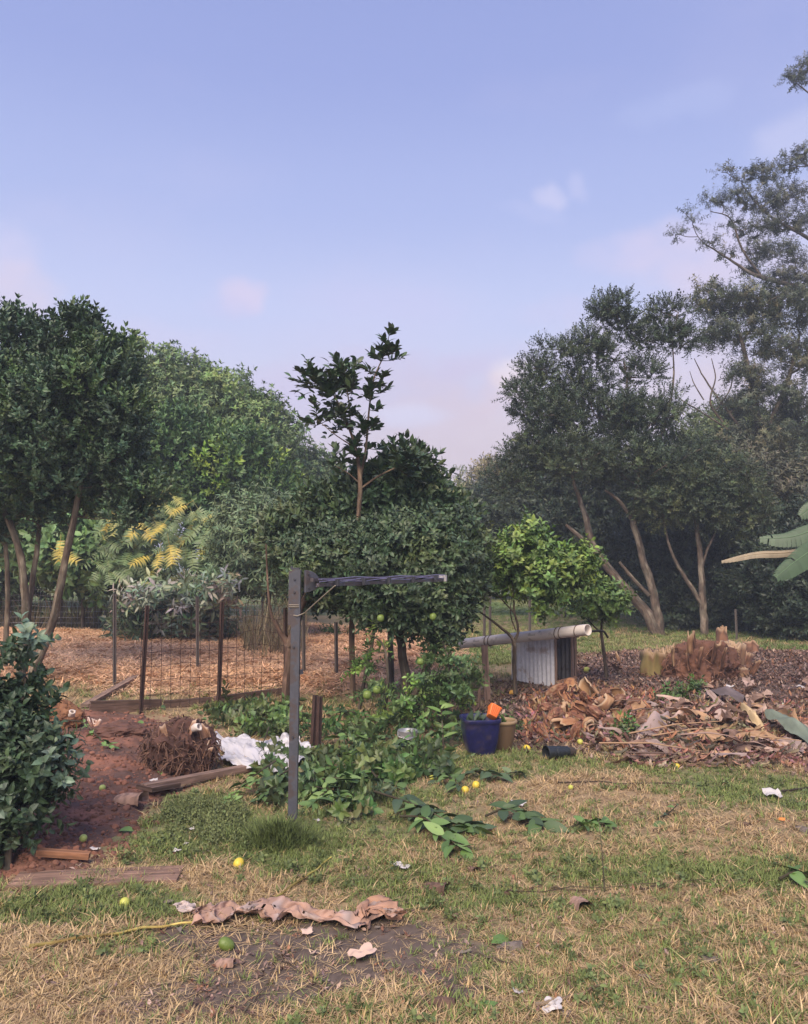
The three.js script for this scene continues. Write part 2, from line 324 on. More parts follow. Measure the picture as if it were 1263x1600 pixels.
const bareBlobs = [[520, 1510, 230, 75, 1.25], [430, 1462, 190, 40, 1], [690, 1545, 110, 46, 0.9], [330, 1565, 140, 46, 0.7], [580, 1462, 160, 26, 0.9]].map(a => blob(...a));
const soilPoly = poly([[20, 1150], [90, 1112], [170, 1106], [330, 1132], [345, 1180], [330, 1222], [265, 1262], [228, 1292], [205, 1330], [140, 1372], [40, 1386], [-90, 1390], [-120, 1250], [-60, 1160]]);
const mulchPoly = poly([[-260, 988], [40, 984], [180, 988], [350, 984], [480, 976], [560, 984], [660, 1000], [720, 1034], [600, 1068], [520, 1084], [420, 1078], [330, 1084], [200, 1078], [60, 1062], [-120, 1082]]);
const litterPoly = poly([[690, 1128], [760, 1090], [800, 1066], [905, 1026], [1000, 1018], [1130, 1016], [1420, 1020], [1500, 1180], [1250, 1196], [1050, 1188], [960, 1184], [880, 1172], [800, 1166]]);
const wobble = (x, z) => (fbm(x * 1.3 + 50, z * 1.3 + 80, 4, 3) - 0.5);
function lawnMix(x, z) {
  const w = wobble(x, z), f = fbm(x * 5 + 9, z * 5 + 3, 4, 40), q = fbm(x * 0.45 + 31, z * 0.45 + 7, 3, 17);
  const green = clamp(blobs(greenBlobs, x, z, w * 2.4) * (0.55 + 0.9 * f) + smooth(0.55, 0.8, f) * 0.3 + smooth(0.5, 0.75, q) * 0.25 + smooth(-9, -13, z) * 0.35);
  const bare = clamp(blobs(bareBlobs, x, z, w * 2.6) * (0.45 + 1.1 * f) + smooth(0.66, 0.82, fbm(x * 2.2, z * 2.2 + 60, 4, 77)) * 0.35);
  return [green, bare];
}
const DRY = [0.4, 0.275, 0.15], GREEN = [0.14, 0.185, 0.058], BARE = [0.125, 0.092, 0.074];
const H = (x, z) => (fbm(x * 0.8 + 5, z * 0.8, 3, 60) - 0.5) * 0.05 + (fbm(x * 5, z * 5, 2, 61) - 0.5) * 0.012;
const soilH = (x, z) => { const e = edgeDist(soilPoly, x, z) + wobble(x * 2, z * 2) * 0.35; return smooth(-0.12, 0.35, e) * 0.07 - 0.05 + smooth(0.1, 0.8, e) * 0.1 * fbm(x * 2.5, z * 2.5, 4, 71) + (e > -0.1 ? (fbm(x * 11, z * 11, 3, 73) - 0.5) * 0.05 : 0); };
const mulchH = (x, z) => { const e = edgeDist(mulchPoly, x, z) + wobble(x, z) * 0.9; return smooth(-0.3, 0.5, e) * 0.09 - 0.06 + smooth(0, 1, e) * 0.1 * fbm(x * 1.4, z * 1.4, 4, 81); };
const litterH = (x, z) => { const e = edgeDist(litterPoly, x, z) + wobble(x, z) * 0.7; return smooth(-0.3, 0.4, e) * 0.07 - 0.05 + smooth(0, 0.8, e) * 0.07 * fbm(x * 2.2, z * 2.2, 4, 91); };
const groundY = (x, z) => H(x, z) + Math.max(0, soilH(x, z), mulchH(x, z), litterH(x, z));
const onG = (px, py) => { const g = G(px, py); g.y = groundY(g.x, g.z); return g; };

function sheet(name, x0, x1, z0, z1, step, fy, mat, keep, uvS = 1) {
  const nx = Math.ceil((x1 - x0) / step), nz = Math.ceil((z1 - z0) / step), mb = new MB(), id = new Map();
  const vid = (i, j) => { const k = j * (nx + 1) + i; if (!id.has(k)) { const x = lerp(x0, x1, i / nx), z = lerp(z0, z1, j / nz); id.set(k, mb.v(x, fy(x, z), z, null, typeof uvS === 'number' ? x * uvS : (x - uvS[0]) / (uvS[1] - uvS[0]), typeof uvS === 'number' ? z * uvS : (z - uvS[2]) / (uvS[3] - uvS[2]))); } return id.get(k); };
  for (let j = 0; j < nz; j++) for (let i = 0; i < nx; i++) {
    const x = lerp(x0, x1, (i + 0.5) / nx), z = lerp(z0, z1, (j + 0.5) / nz);
    if (keep && !keep(x, z)) continue;
    const a = vid(i, j), b = vid(i + 1, j), c = vid(i + 1, j + 1), d = vid(i, j + 1); mb.q(a, d, c, b);
  }
  return structure(mb.build(name, mat));
}
{
  const X0 = -11, X1 = 13, Z0 = -25, Z1 = 1;
  const lawnTex = tex(1024, (u, v) => {
    const x = lerp(X0, X1, u), z = lerp(Z0, Z1, v), [g, b] = lawnMix(x, z); let c = mix3(mix3(DRY, GREEN, g * 0.8), BARE, clamp(b + 0.25));
    const n = 0.62 + 0.7 * noise2(x * 45, z * 45, 5) * (0.6 + 0.6 * noise2(x * 14, z * 14, 8));
    return c.map(k => toS(k * n));
  }, { srgb: true });
  lawnTex.wrapS = lawnTex.wrapT = THREE.ClampToEdgeWrapping;
  sheet('lawn', X0, X1, Z0, Z1, 0.16, H, std({ map: lawnTex, roughness: 1 }), null, [X0, X1, Z0, Z1]);
  const fieldTex = tex(512, (u, v) => { const a = tnoise(u, v, 5, 6, 3), b = tnoise(u, v, 64, 2, 8); const c = mix3([0.12, 0.175, 0.05], [0.22, 0.22, 0.085], smooth(0.42, 0.68, a)); return c.map(k => toS(k * (0.7 + 0.6 * b))); }, { srgb: true, rep: 0.12 });
  const fm = std({ map: fieldTex, roughness: 1 });
  const mb = new MB(); const n = 40;
  for (let j = 0; j <= n; j++) for (let i = 0; i <= n; i++) { const x = lerp(-420, 420, i / n), z = lerp(420, -420, j / n); mb.v(x, -0.09, z, null, x, z); }
  for (let j = 0; j < n; j++) for (let i = 0; i < n; i++) mb.q(j * (n + 1) + i, j * (n + 1) + i + 1, (j + 1) * (n + 1) + i + 1, (j + 1) * (n + 1) + i);
  structure(mb.build('field', fm));
  const soilTex = tex(512, (u, v) => { const a = tnoise(u, v, 6, 6, 21), b = tnoise(u, v, 40, 3, 22); const c = mix3([0.11, 0.06, 0.046], [0.245, 0.108, 0.07], smooth(0.35, 0.65, a)); return c.map(k => toS(k * (0.6 + 0.8 * b))); }, { srgb: true, rep: 0.5 });
  const soilBump = tex(512, (u, v) => { const k = tnoise(u, v, 16, 5, 29); return [k, k, k]; }, { rep: 0.5 });
  const bb = (pg, m) => [Math.min(...pg.map(p => p[0])) - m, Math.max(...pg.map(p => p[0])) + m, Math.min(...pg.map(p => p[1])) - m, Math.max(...pg.map(p => p[1])) + m];
  const near = (pg, m) => (x, z) => edgeDist(pg, x, z) > -m;
  sheet('soil_bed', ...bb(soilPoly, 0.4), 0.05, (x, z) => H(x, z) + soilH(x, z), std({ map: soilTex, bumpMap: soilBump, bumpScale: 0.04, roughness: 1 }), near(soilPoly, 0.4));
  const mulchTex = tex(512, (u, v) => { const a = tnoise(u, v, 6, 6, 31), b = tnoise(u * 2, v, 64, 2, 32); const c = mix3([0.46, 0.25, 0.135], [0.56, 0.36, 0.2], a); return c.map(k => toS(k * (0.5 + 0.9 * b))); }, { srgb: true, rep: 0.4 });
  sheet('mulch_bed', ...bb(mulchPoly, 0.6), 0.12, (x, z) => H(x, z) + mulchH(x, z), std({ map: mulchTex, roughness: 1 }), near(mulchPoly, 0.7));
  const litTex = tex(512, (u, v) => { const a = tnoise(u, v, 8, 6, 41), b = tnoise(u, v, 60, 2, 42); const c = mix3([0.08, 0.055, 0.045], [0.19, 0.13, 0.1], smooth(0.3, 0.7, a)); return c.map(k => toS(k * (0.5 + b))); }, { srgb: true, rep: 0.5 });
  sheet('leaf_litter_ground', ...bb(litterPoly, 0.6), 0.1, (x, z) => H(x, z) + litterH(x, z), std({ map: litTex, roughness: 1 }), near(litterPoly, 0.6));
}
// grass blades: a lying and a standing tuft
function tuft(seed, n, tilt0, tilt1, L, W, spread) {
  const R = rng(seed), mb = new MB();
  for (let k = 0; k < n; k++) {
    const a = R.r(0, 6.28), tl = R.r(tilt0, tilt1), l = L * R.r(0.5, 1.2), w = W * R.r(0.7, 1.2), b = V(R.n() * spread, 0, R.n() * spread), h = V(Math.cos(a), 0, Math.sin(a)), s = V(-h.z, 0, h.x);
    const dir = t => b.clone().addScaledVector(h, Math.sin(tl) * l * t + 0.25 * l * t * t).addScaledVector(UPV, Math.cos(tl) * l * t - 0.15 * l * t * t);
    const g = R.r(0.65, 1.35), c = [g, g * R.r(0.94, 1.04), g * R.r(0.85, 1.1)];
    const p0 = dir(0), p1 = dir(0.55), p2 = dir(1);
    const A = mb.vv(p0.clone().addScaledVector(s, -w / 2), c), B = mb.vv(p0.clone().addScaledVector(s, w / 2), c), C = mb.vv(p1.clone().addScaledVector(s, w * 0.42), c), D = mb.vv(p1.clone().addScaledVector(s, -w * 0.42), c), E = mb.vv(p2, c);
    mb.q(A, B, C, D); mb.t(D, C, E);
  }
  return mb.geo(false);
}
{
  const R = rng(77), lie = [1, 2].map(s => tuft(s, 14, 1.0, 1.55, 0.06, 0.0036, 0.026)), stand = [3, 4].map(s => tuft(s, 11, 0.2, 0.95, 0.042, 0.0036, 0.016));
  const L = [[], []], T = [[], []];
  for (const [d0, d1, dens] of [[2.3, 3.4, 3600], [3.4, 4.8, 2400], [4.8, 7, 950], [7, 12, 260], [12, 20, 50]]) {
    const w = 0.56, n = dens * w * (d1 * d1 - d0 * d0);
    for (let k = 0; k < n; k++) {
      const d = Math.sqrt(lerp(d0 * d0, d1 * d1, R())), x = R.s(w * d + 0.2), z = -d;
      const eS = edgeDist(soilPoly, x, z), eL = edgeDist(litterPoly, x, z), eM = edgeDist(mulchPoly, x, z);
      if (eS > R.r(-0.05, 0.1) || eM > R.r(-0.3, 0.4) || eL > R.r(-0.1, 0.5)) continue;
      const [g, b] = lawnMix(x, z); if (R() < b * 0.86) continue;
      const isG = R() < g * 0.85 + 0.06, base = isG ? mix3(GREEN, [0.2, 0.24, 0.075], R()) : mix3(DRY, [0.5, 0.365, 0.21], R()), q = R.r(0.75, 1.25);
      const big = (1 + smooth(4, 14, d) * 1.1) * (0.65 + 0.8 * fbm(x * 3 + 70, z * 3, 3, 33)), p = V(x, groundY(x, z) - 0.004, z);
      (R() < (isG ? 0.7 : 0.16) ? T : L)[R.i(2)].push([p, flatTurn(R.r(0, 6.28), R.s(0.2), R.r(0, 6.28)), big * R.r(0.7, 1.35), base.map(v => v * q)]);
    }
  }
  lie.forEach((g, k) => tag(scatter('lawn_thatch', g, strawMat, L[k]), k ? 'pale dry thatch lying loose between the blades of the mown lawn' : 'short dry tan thatch lying over the mown lawn', 'grass'));
  stand.forEach((g, k) => tag(scatter('lawn_grass', g, strawMat, T[k]), k ? 'upright short blades mixed through the patchy mown lawn' : 'short standing green and tan grass of the patchy lawn', 'grass'));
  // the longer green grass round the clothesline post
  const tall = tuft(9, 16, 0.15, 0.8, 0.17, 0.005, 0.03), list = [], c0 = G(456, 1312);
  for (let k = 0; k < 220; k++) { const a = R.r(0, 6.28), r = Math.abs(R.n()) * 0.24, x = c0.x - 0.06 + Math.cos(a) * r * 1.2, z = c0.z + 0.07 + Math.sin(a) * r, q = R.r(0.7, 1.3); list.push([V(x, groundY(x, z) - 0.005, z), flatTurn(R.r(0, 6.28)), R.r(0.45, 1.15) * (1.1 - r), [0.15 * q, 0.2 * q, 0.065 * q]]); }
  tag(scatter('long_grass', tall, strawMat, list), 'long green uncut grass round the foot of the clothesline post', 'grass');
  { const wl = []; for (let k = 0; k < 2000; k++) { const px = 310 + R.n() * 75, py = 1292 + R.n() * 34, g = G(px, py); if (edgeDist(soilPoly, g.x, g.z) > -0.03 || R() > smooth(0.35, 0.65, fbm(g.x * 4, g.z * 4, 3, 21))) continue; const q = R.r(0.7, 1.3); wl.push([V(g.x, groundY(g.x, g.z), g.z), aim(V(R.s(0.9), R.r(0.3, 1), R.s(0.9)), R.r(0, 6.28)), R.r(0.03, 0.07), [0.17 * q, 0.2 * q, 0.08 * q]]); } tag(scatter('ground_weeds', SPRIG.broad[0], strawMat, wl), 'low leafy weeds in the grass between red soil and post', 'weeds'); }
  { const rl = []; for (let k = 0; k < 520; k++) { const px = R.r(-20, 1290), py = R.r(1200, 1600), g = G(px, py), [gr, ba] = lawnMix(g.x, g.z); if (R() < ba * 1.5) continue; if (edgeDist(soilPoly, g.x, g.z) > -0.03 || edgeDist(litterPoly, g.x, g.z) > 0 || R() > gr * 1.2) continue; for (let j = 0; j < 4; j++) { const q = R.r(0.7, 1.3), x = g.x + R.n() * 0.03, z = g.z + R.n() * 0.03; rl.push([V(x, groundY(x, z) + 0.004, z), aim(V(R.s(1), R.r(0.15, 0.6), R.s(1)), R.r(0, 6.28)), R.r(0.03, 0.065), [0.15 * q, 0.19 * q, 0.07 * q]]); } } tag(scatter('lawn_weeds', SPRIG.big[1], strawMat, rl), 'flat broad leaved weeds scattered through the mown lawn', 'weeds'); }
  // far paddock grass
  const fl = []; const ft = tuft(12, 14, 0.2, 0.9, 0.22, 0.02, 0.12);
  for (let k = 0; k < 15000; k++) { const d = 13 + 32 * Math.pow(R(), 1.5), x = S(R.r(640, 1330) - CX, d), z = -d; if (edgeDist(litterPoly, x, z) > -0.1) continue; const m = smooth(0.4, 0.7, fbm(x * 0.4, z * 0.25, 3, 5)), q = R.r(0.75, 1.25); fl.push([V(x, -0.09 + (z > -25 ? 0.08 : 0), z), flatTurn(R.r(0, 6.28)), R.r(0.25, 0.55), mix3([0.12, 0.18, 0.05], [0.2, 0.22, 0.08], m).map(v => v * q)]); }
  tag(scatter('paddock_grass', ft, strawMat, fl), 'green mown grass of the paddock beyond the tin shed', 'grass');
  // straw on the mulch bed
  const straw = [1, 2, 3].map(s => { const r = rng(s + 400), mb = new MB(); for (let k = 0; k < 14; k++) { const a = r.r(0, 6.28), l = r.r(0.06, 0.2), b = V(r.n() * 0.12, r.r(0.005, 0.05), r.n() * 0.12), h = V(Math.cos(a), r.s(0.25), Math.sin(a)), s2 = V(-Math.sin(a), 0, Math.cos(a)).multiplyScalar(0.005), g = r.r(0.6, 1.4), c = [g, g * 0.97, g * r.r(0.85, 1.05)]; const A = b.clone().addScaledVector(h, -l / 2), B = b.clone().addScaledVector(h, l / 2); mb.q(mb.vv(A.clone().sub(s2), c), mb.vv(A.clone().add(s2), c), mb.vv(B.clone().add(s2), c), mb.vv(B.clone().sub(s2), c)); } return mb.geo(false); });
  const sl = [[], [], []];
  for (let k = 0; k < 22000; k++) {
    const d = Math.sqrt(lerp(81, 21 * 21, R())), x = S(R.r(-80, 740) - CX, d), z = -d, e = edgeDist(mulchPoly, x, z); if (e < R.r(-0.5, 0.3)) continue;
    const m = fbm(x * 0.9, z * 0.9, 3, 14), q = R.r(0.7, 1.3); sl[R.i(3)].push([V(x, groundY(x, z), z), flatTurn(R.r(0, 6.28), R.s(0.3), R.r(0, 6.28)), R.r(0.5, 1.15), mix3([0.52, 0.3, 0.165], [0.68, 0.46, 0.29], m).map(v => v * q)]);
  }
  straw.forEach((g, k) => tag(scatter('straw_mulch', g, strawMat, sl[k]), ['orange tan straw mulch spread over the vegetable bed', 'loose pale straw ends on top of the mulched bed', 'short broken straw among the mulch behind the wire fence'][k], 'straw'));
  // leaf litter and bark crumbs
  const chip = [1, 2, 3].map(s => { const r = rng(s + 500), mb = new MB(); for (let k = 0; k < 9; k++) { const a = r.r(0, 6.28), l = r.r(0.03, 0.11), w = l * r.r(0.15, 0.55), b = V(r.n() * 0.1, r.r(0.004, 0.03), r.n() * 0.1), g = r.r(0.5, 1.5); leaf(mb, b, V(Math.cos(a), r.s(0.3), Math.sin(a)), V(r.s(0.5), 1, r.s(0.5)), l, w, [g, g * r.r(0.9, 1.02), g * r.r(0.85, 1.1)], { curl: r.s(1.2), rows: 2, fold: r.s(0.6) }); } return mb.geo(false); });
  const cl = [[], [], []];
  const tones = [[0.2, 0.125, 0.09], [0.3, 0.2, 0.15], [0.13, 0.08, 0.06], [0.38, 0.28, 0.22], [0.25, 0.125, 0.07]];
  for (let k = 0; k < 16000; k++) { const d = Math.sqrt(lerp(25, 18 * 18, R())), x = S(R.r(680, 1330) - CX, d), z = -d, e = edgeDist(litterPoly, x, z); if (e < R.r(-0.35, 0.25)) continue; const q = R.r(0.7, 1.2); cl[R.i(3)].push([V(x, groundY(x, z), z), flatTurn(R.r(0, 6.28), R.s(0.4), R.r(0, 6.28)), R.r(0.35, 0.95), tones[R.i(5)].map(v => v * q * 0.8)]); }
  // sparse litter under the prunings and on the lawn
  for (let k = 0; k < 1500; k++) { const px = R.r(-20, 1290), py = R.r(1080, 1600), g = G(px, py), e = edgeDist(soilPoly, g.x, g.z); if (e > 0 && R() < 0.6) continue; const q = R.r(0.6, 1.2); cl[R.i(3)].push([V(g.x, groundY(g.x, g.z), g.z), flatTurn(R.r(0, 6.28), R.s(0.3), R.r(0, 6.28)), R.r(0.15, 0.38), tones[R.i(5)].map(v => v * q)]); }
  chip.forEach((g, k) => tag(scatter('leaf_litter', g, mattLeaf, cl[k]), ['brown leaf litter covering the bare ground round the tin shed', 'curled dead leaf scraps scattered over ground and lawn', 'small bark crumbs and leaf bits littering the yard'][k], 'litter'));
  // clods on the red soil
  const cg = [1, 2, 3].map(s => { const g = new THREE.IcosahedronGeometry(1, 1), p = g.attributes.position; for (let k = 0; k < p.count; k++) { const f = 0.7 + 0.6 * noise3(p.getX(k) * 1.3 + s * 9, p.getY(k) * 1.3, p.getZ(k) * 1.3); p.setXYZ(k, p.getX(k) * f, p.getY(k) * f * 0.75, p.getZ(k) * f); } g.computeVertexNormals(); return g; });
  const sl2 = [[], [], []];
  for (let k = 0; k < 12000; k++) { const px = R.r(-60, 350), py = R.r(1100, 1400), g = G(px, py), e = edgeDist(soilPoly, g.x, g.z); if (e < R.r(-0.15, 0.1)) continue; const q = R.r(0.6, 1.3), m = fbm(g.x * 1.5, g.z * 1.5, 3, 9); sl2[R.i(3)].push([V(g.x, groundY(g.x, g.z), g.z), flatTurn(R.r(0, 6.28), R.s(1), R.r(0, 6.28)), 0.003 + 0.02 * Math.pow(R(), 6), mix3([0.1, 0.055, 0.042], [0.225, 0.1, 0.066], smooth(0.35, 0.6, m)).map(v => v * q)]); }
  const clodMat = std({ roughness: 1 });
  cg.forEach((g, k) => tag(scatter('soil_clods', g, clodMat, sl2[k]), ['red brown crumbs and clods of the dug garden soil', 'small dark crumbs strewn over the dug red soil', 'fine reddish lumps on the turned earth beside the shrub'][k], 'soil'));
}
// ---------------------------------------------------------------- trees and shrubs
tree({ name: 'garden_tree', label: 'dark leafy multi-stemmed tree at the left edge with two upright leafy peaks', base: onG(38, 1068), seed: 11, kind: 'broad', clumpPx: 26,
  stems: [[[45, 1070, 10.9, 0.06], [78, 985, 10.9, 0.052], [108, 850, 10.9, 0.044], [128, 740, 10.9, 0.036], [140, 620, 10.9, 0.016]], [[32, 1066, 11, 0.064], [40, 960, 11, 0.056], [28, 850, 11.1, 0.048], [-10, 760, 11.2, 0.036], [-20, 640, 11.2, 0.016]], [[38, 1050, 11.1, 0.048], [46, 940, 11.2, 0.04], [62, 820, 11.4, 0.032], [60, 700, 11.5, 0.016]], [[8, 1040, 11.4, 0.04], [12, 930, 11.4, 0.036], [6, 800, 11.4, 0.024], [0, 690, 11.4, 0.012]]],
  lobes: [[228, 770, 26, 20, 10.9, 0.25], [40, 806, 40, 20, 11.2, 0.4], [196, 800, 30, 18, 11, 0.25], [-10, 830, 30, 24, 11.3, 0.3], [130, 812, 26, 14, 11.2, 0.25], [20, 590, 88, 62, 11.2, 0.9], [136, 614, 70, 66, 10.9, 0.7], [-60, 640, 110, 100, 11.5, 1.2], [84, 680, 104, 84, 11, 1.0], [186, 650, 46, 70, 10.9, 0.5], [20, 730, 110, 60, 11.2, 1.0], [176, 736, 46, 44, 11, 0.5], [100, 770, 70, 36, 11.2, 0.7],
    [20, 528, 24, 30, 11.2, 0.3], [62, 552, 20, 20, 11.2, 0.25], [120, 530, 22, 36, 10.9, 0.22], [150, 545, 20, 34, 10.9, 0.22], [184, 572, 14, 22, 10.9, 0.18], [4, 512, 12, 24, 11.2, 0.15], [120, 496, 9, 18, 10.9, 0.1], [143, 510, 9, 16, 10.9, 0.1], [30, 512, 7, 14, 11.2, 0.08], [97, 530, 7, 14, 10.9, 0.08], [191, 548, 7, 10, 10.9, 0.08]],
  size: 0.2, per: 26, color: [0.05, 0.085, 0.05], alt: [0.075, 0.12, 0.05], altP: 0.15, up: 0.75, bark: [0.3, 0.24, 0.19], twig: 0.012, under: 0.7, fill: 0.62 });

tree({ name: 'mango_tree', label: 'broad domed green tree rising behind the yellow splashed vine, widest on the left', base: V(P(330, 900, 25).x, -0.05, -25), seed: 21, kind: 'mango', clumpPx: 20,
  stems: [[[330, 960, 25, 0.24], [325, 860, 25, 0.208], [320, 720, 25, 0.096]]],
  lobes: [[240, 640, 120, 92, 24.5, 3.0], [330, 672, 110, 92, 25, 3.0], [400, 725, 76, 100, 24.5, 2.6], [180, 680, 110, 130, 25, 3], [300, 790, 150, 100, 25.5, 3], [430, 790, 70, 80, 25, 2.2]],
  size: 0.34, per: 16, color: [0.1, 0.145, 0.062], alt: [0.14, 0.19, 0.065], altP: 0.2, up: 0.2, twig: 0.03, join: 0.3, under: 0.25 });
tree({ name: 'bushy_tree', label: 'lighter green bushy tree below the dome, right of the dark garden tree', base: V(P(320, 900, 20).x, -0.05, -20), seed: 22, kind: 'broad', clumpPx: 24,
  stems: [[[320, 985, 20, 0.14], [318, 880, 20, 0.1], [320, 760, 20, 0.05]]],
  lobes: [[290, 715, 66, 62, 20, 1.2], [370, 740, 70, 66, 20, 1.2], [330, 790, 110, 56, 20.2, 1.4], [250, 770, 50, 60, 20.2, 1.0], [430, 800, 60, 60, 20, 1.0]],
  size: 0.36, per: 17, color: [0.07, 0.125, 0.045], alt: [0.17, 0.25, 0.05], altP: 0.16, up: 0.5, twig: 0.015, join: 0.4, under: 0.4 });
tree({ name: 'domed_tree', label: 'smaller grey green domed tree at the foot of the large dome', base: V(P(495, 900, 27).x, -0.05, -27), seed: 23, kind: 'mango', clumpPx: 15,
  stems: [[[495, 955, 27, 0.2], [495, 860, 27, 0.16], [492, 790, 27, 0.08]]],
  lobes: [[490, 770, 52, 62, 27, 1.5], [455, 800, 50, 80, 27, 1.5], [530, 800, 36, 56, 27, 1.2]],
  size: 0.34, per: 13, color: [0.085, 0.125, 0.06], up: 0.2, twig: 0.02, join: 0.3, under: 0.3 });
// understorey behind the fence at left
const under = [
  ['leafy_shrub', 'green leafy shrub behind the fence between garden tree stems and yellow vine', 130, 880, [[110, 860, 60, 44, 19, 1], [160, 870, 50, 50, 19, 1], [60, 850, 60, 46, 19.5, 1]], 'big', [0.09, 0.15, 0.06], 31, 0.42],
  ['dark_shrub', 'dark green shrub mass behind the far left end of wire fence', 0, 880, [[-20, 850, 70, 60, 20, 1], [20, 900, 60, 40, 20, 1]], 'broad', [0.06, 0.095, 0.05], 32, 0.4],
  ['glossy_shrub', 'tangled grey green shrub behind the wire fence, left of the clothesline arm', 420, 870, [[420, 850, 66, 56, 16.5, 1], [385, 880, 50, 50, 17, 1], [450, 890, 46, 46, 16.5, 0.8], [400, 815, 46, 34, 17.5, 0.8]], 'gum', [0.085, 0.12, 0.065], 33, 0.4],
];
for (const [name, label, px, py, lobes, kind, color, seed, size] of under) tree({ name, label, category: 'shrub', base: V(P(px, py, lobes[0][4]).x, -0.02, -lobes[0][4]), seed, kind, clumpPx: 20, lobes, size, per: 14, color, alt: color.map(x => x * 1.4), altP: 0.2, up: 0.4, under: 1, leafName: 'foliage', stems: [[[px, 985, lobes[0][4], 0.05], [px, 920, lobes[0][4], 0.04], [px, py, lobes[0][4], 0.02]]], twig: 0.012, join: 0.5 });

// the citrus: dark round mass with hanging skirt
tree({ name: 'citrus_tree', label: 'wide dark green citrus tree behind the clothesline arm, bearing green fruit', base: onG(640, 1112), seed: 41, kind: 'citrus', clumpPx: 16,
  stems: [[[640, 1112, 8.6, 0.06], [632, 1040, 8.7, 0.05], [618, 960, 8.8, 0.04], [600, 870, 8.9, 0.02]], [[640, 1108, 8.6, 0.045], [668, 1040, 8.6, 0.04], [690, 960, 8.6, 0.03], [690, 880, 8.7, 0.015]], [[562, 1108, 8.5, 0.022], [572, 1050, 8.5, 0.02], [585, 980, 8.6, 0.018], [580, 920, 8.7, 0.01]]],
  lobes: [[600, 880, 96, 46, 9, 0.8], [686, 884, 66, 62, 8.8, 0.7], [522, 884, 60, 46, 9.1, 0.7], [650, 850, 80, 40, 9.1, 0.8], [535, 858, 56, 34, 9.2, 0.6], [708, 850, 40, 40, 9, 0.5], [648, 930, 76, 30, 8.6, 0.6], [690, 948, 34, 30, 8.5, 0.35], [556, 918, 50, 22, 8.9, 0.5], [470, 872, 32, 24, 9.4, 0.4], [640, 968, 26, 14, 8.4, 0.2], [694, 982, 20, 12, 8.4, 0.15], [722, 912, 22, 24, 8.7, 0.2], [588, 956, 20, 12, 8.6, 0.15], [490, 918, 30, 22, 9.3, 0.3]],
  size: 0.17, per: 22, color: [0.038, 0.06, 0.032], alt: [0.07, 0.095, 0.045], altP: 0.16, up: 0.15, hang: 0.2, bark: [0.18, 0.14, 0.11], twig: 0.008, under: 1 , fill: 0.62});
tree({ name: 'citrus_sapling', label: 'drooping young citrus with green fruit below the citrus tree skirt', category: 'shrub', base: onG(600, 1120), seed: 42, kind: 'citrus', clumpPx: 13, leafName: 'foliage',
  stems: [[[600, 1120, 8.1, 0.018], [606, 1070, 8.1, 0.016], [600, 1010, 8.1, 0.01], [580, 990, 8.1, 0.006]], [[690, 1120, 8, 0.022], [700, 1060, 8, 0.02], [690, 1000, 8.2, 0.012], [660, 980, 8.3, 0.006]]],
  lobes: [[576, 1012, 14, 10, 8.2, 0.08], [570, 1036, 14, 10, 8.1, 0.08], [590, 1080, 18, 14, 8, 0.12], [690, 1024, 22, 14, 8.1, 0.14], [676, 1066, 26, 20, 8, 0.16], [708, 1076, 26, 26, 8, 0.16], [640, 1098, 28, 14, 7.9, 0.16], [722, 1046, 16, 12, 8.1, 0.1]],
  size: 0.16, per: 7, color: [0.06, 0.1, 0.04], alt: [0.12, 0.19, 0.05], altP: 0.2, up: 0.0, hang: 0.35, twig: 0.006, under: 1, fill: 0.34 });
tree({ name: 'lemon_tree', label: 'bright green lemon tree with bare forked trunk standing over the white pipe', base: onG(806, 1084), seed: 43, kind: 'citrus', clumpPx: 15,
  stems: [[[806, 1084, 9.6, 0.0279], [804, 1040, 9.6, 0.02604], [803, 1004, 9.5, 0.0248], [798, 994, 9.5, 0.0186], [775, 975, 9.5, 0.01364], [745, 952, 9.6, 0.00868]], [[803, 1004, 9.5, 0.0217], [810, 985, 9.5, 0.0155], [804, 955, 9.5, 0.0124], [802, 925, 9.5, 0.00868], [798, 890, 9.5, 0.00496]], [[804, 958, 9.5, 0.01116], [792, 945, 9.5, 0.00806], [778, 930, 9.5, 0.00496]], [[806, 985, 9.5, 0.00868], [798, 960, 9.6, 0.0062], [800, 930, 9.7, 0.00372]]],
  lobes: [[812, 872, 42, 32, 9.6, 0.35], [776, 900, 30, 28, 9.7, 0.3], [845, 905, 50, 34, 9.6, 0.35], [886, 908, 32, 28, 9.7, 0.25], [838, 936, 26, 12, 9.6, 0.2], [822, 848, 28, 18, 9.7, 0.25], [890, 884, 34, 22, 9.8, 0.25], [752, 918, 20, 18, 9.8, 0.2]],
  size: 0.2, per: 11, color: [0.075, 0.125, 0.035], alt: [0.13, 0.19, 0.05], altP: 0.25, up: 0.4, bark: [0.2, 0.15, 0.115], twig: 0.007, under: 0.8, fill: 0.36 });
tree({ name: 'pruned_citrus', label: 'small pruned citrus with a sparse leafy top right of the white pipe', base: onG(948, 1058), seed: 44, kind: 'citrus', clumpPx: 10,
  stems: [[[948, 1058, 10.6, 0.02625], [944, 1020, 10.6, 0.0225], [940, 985, 10.6, 0.018], [942, 955, 10.6, 0.0105], [950, 930, 10.6, 0.006]], [[940, 990, 10.6, 0.0105], [925, 975, 10.6, 0.009], [912, 960, 10.7, 0.006], [905, 935, 10.7, 0.0045]]],
  lobes: [[938, 945, 24, 20, 10.6, 0.2], [952, 938, 14, 14, 10.5, 0.15], [915, 935, 18, 14, 10.7, 0.2]],
  size: 0.19, per: 9, color: [0.08, 0.13, 0.04], alt: [0.13, 0.2, 0.05], altP: 0.3, up: 0.2, bark: [0.16, 0.12, 0.1], twig: 0.006, under: 1, fill: 0.8 });

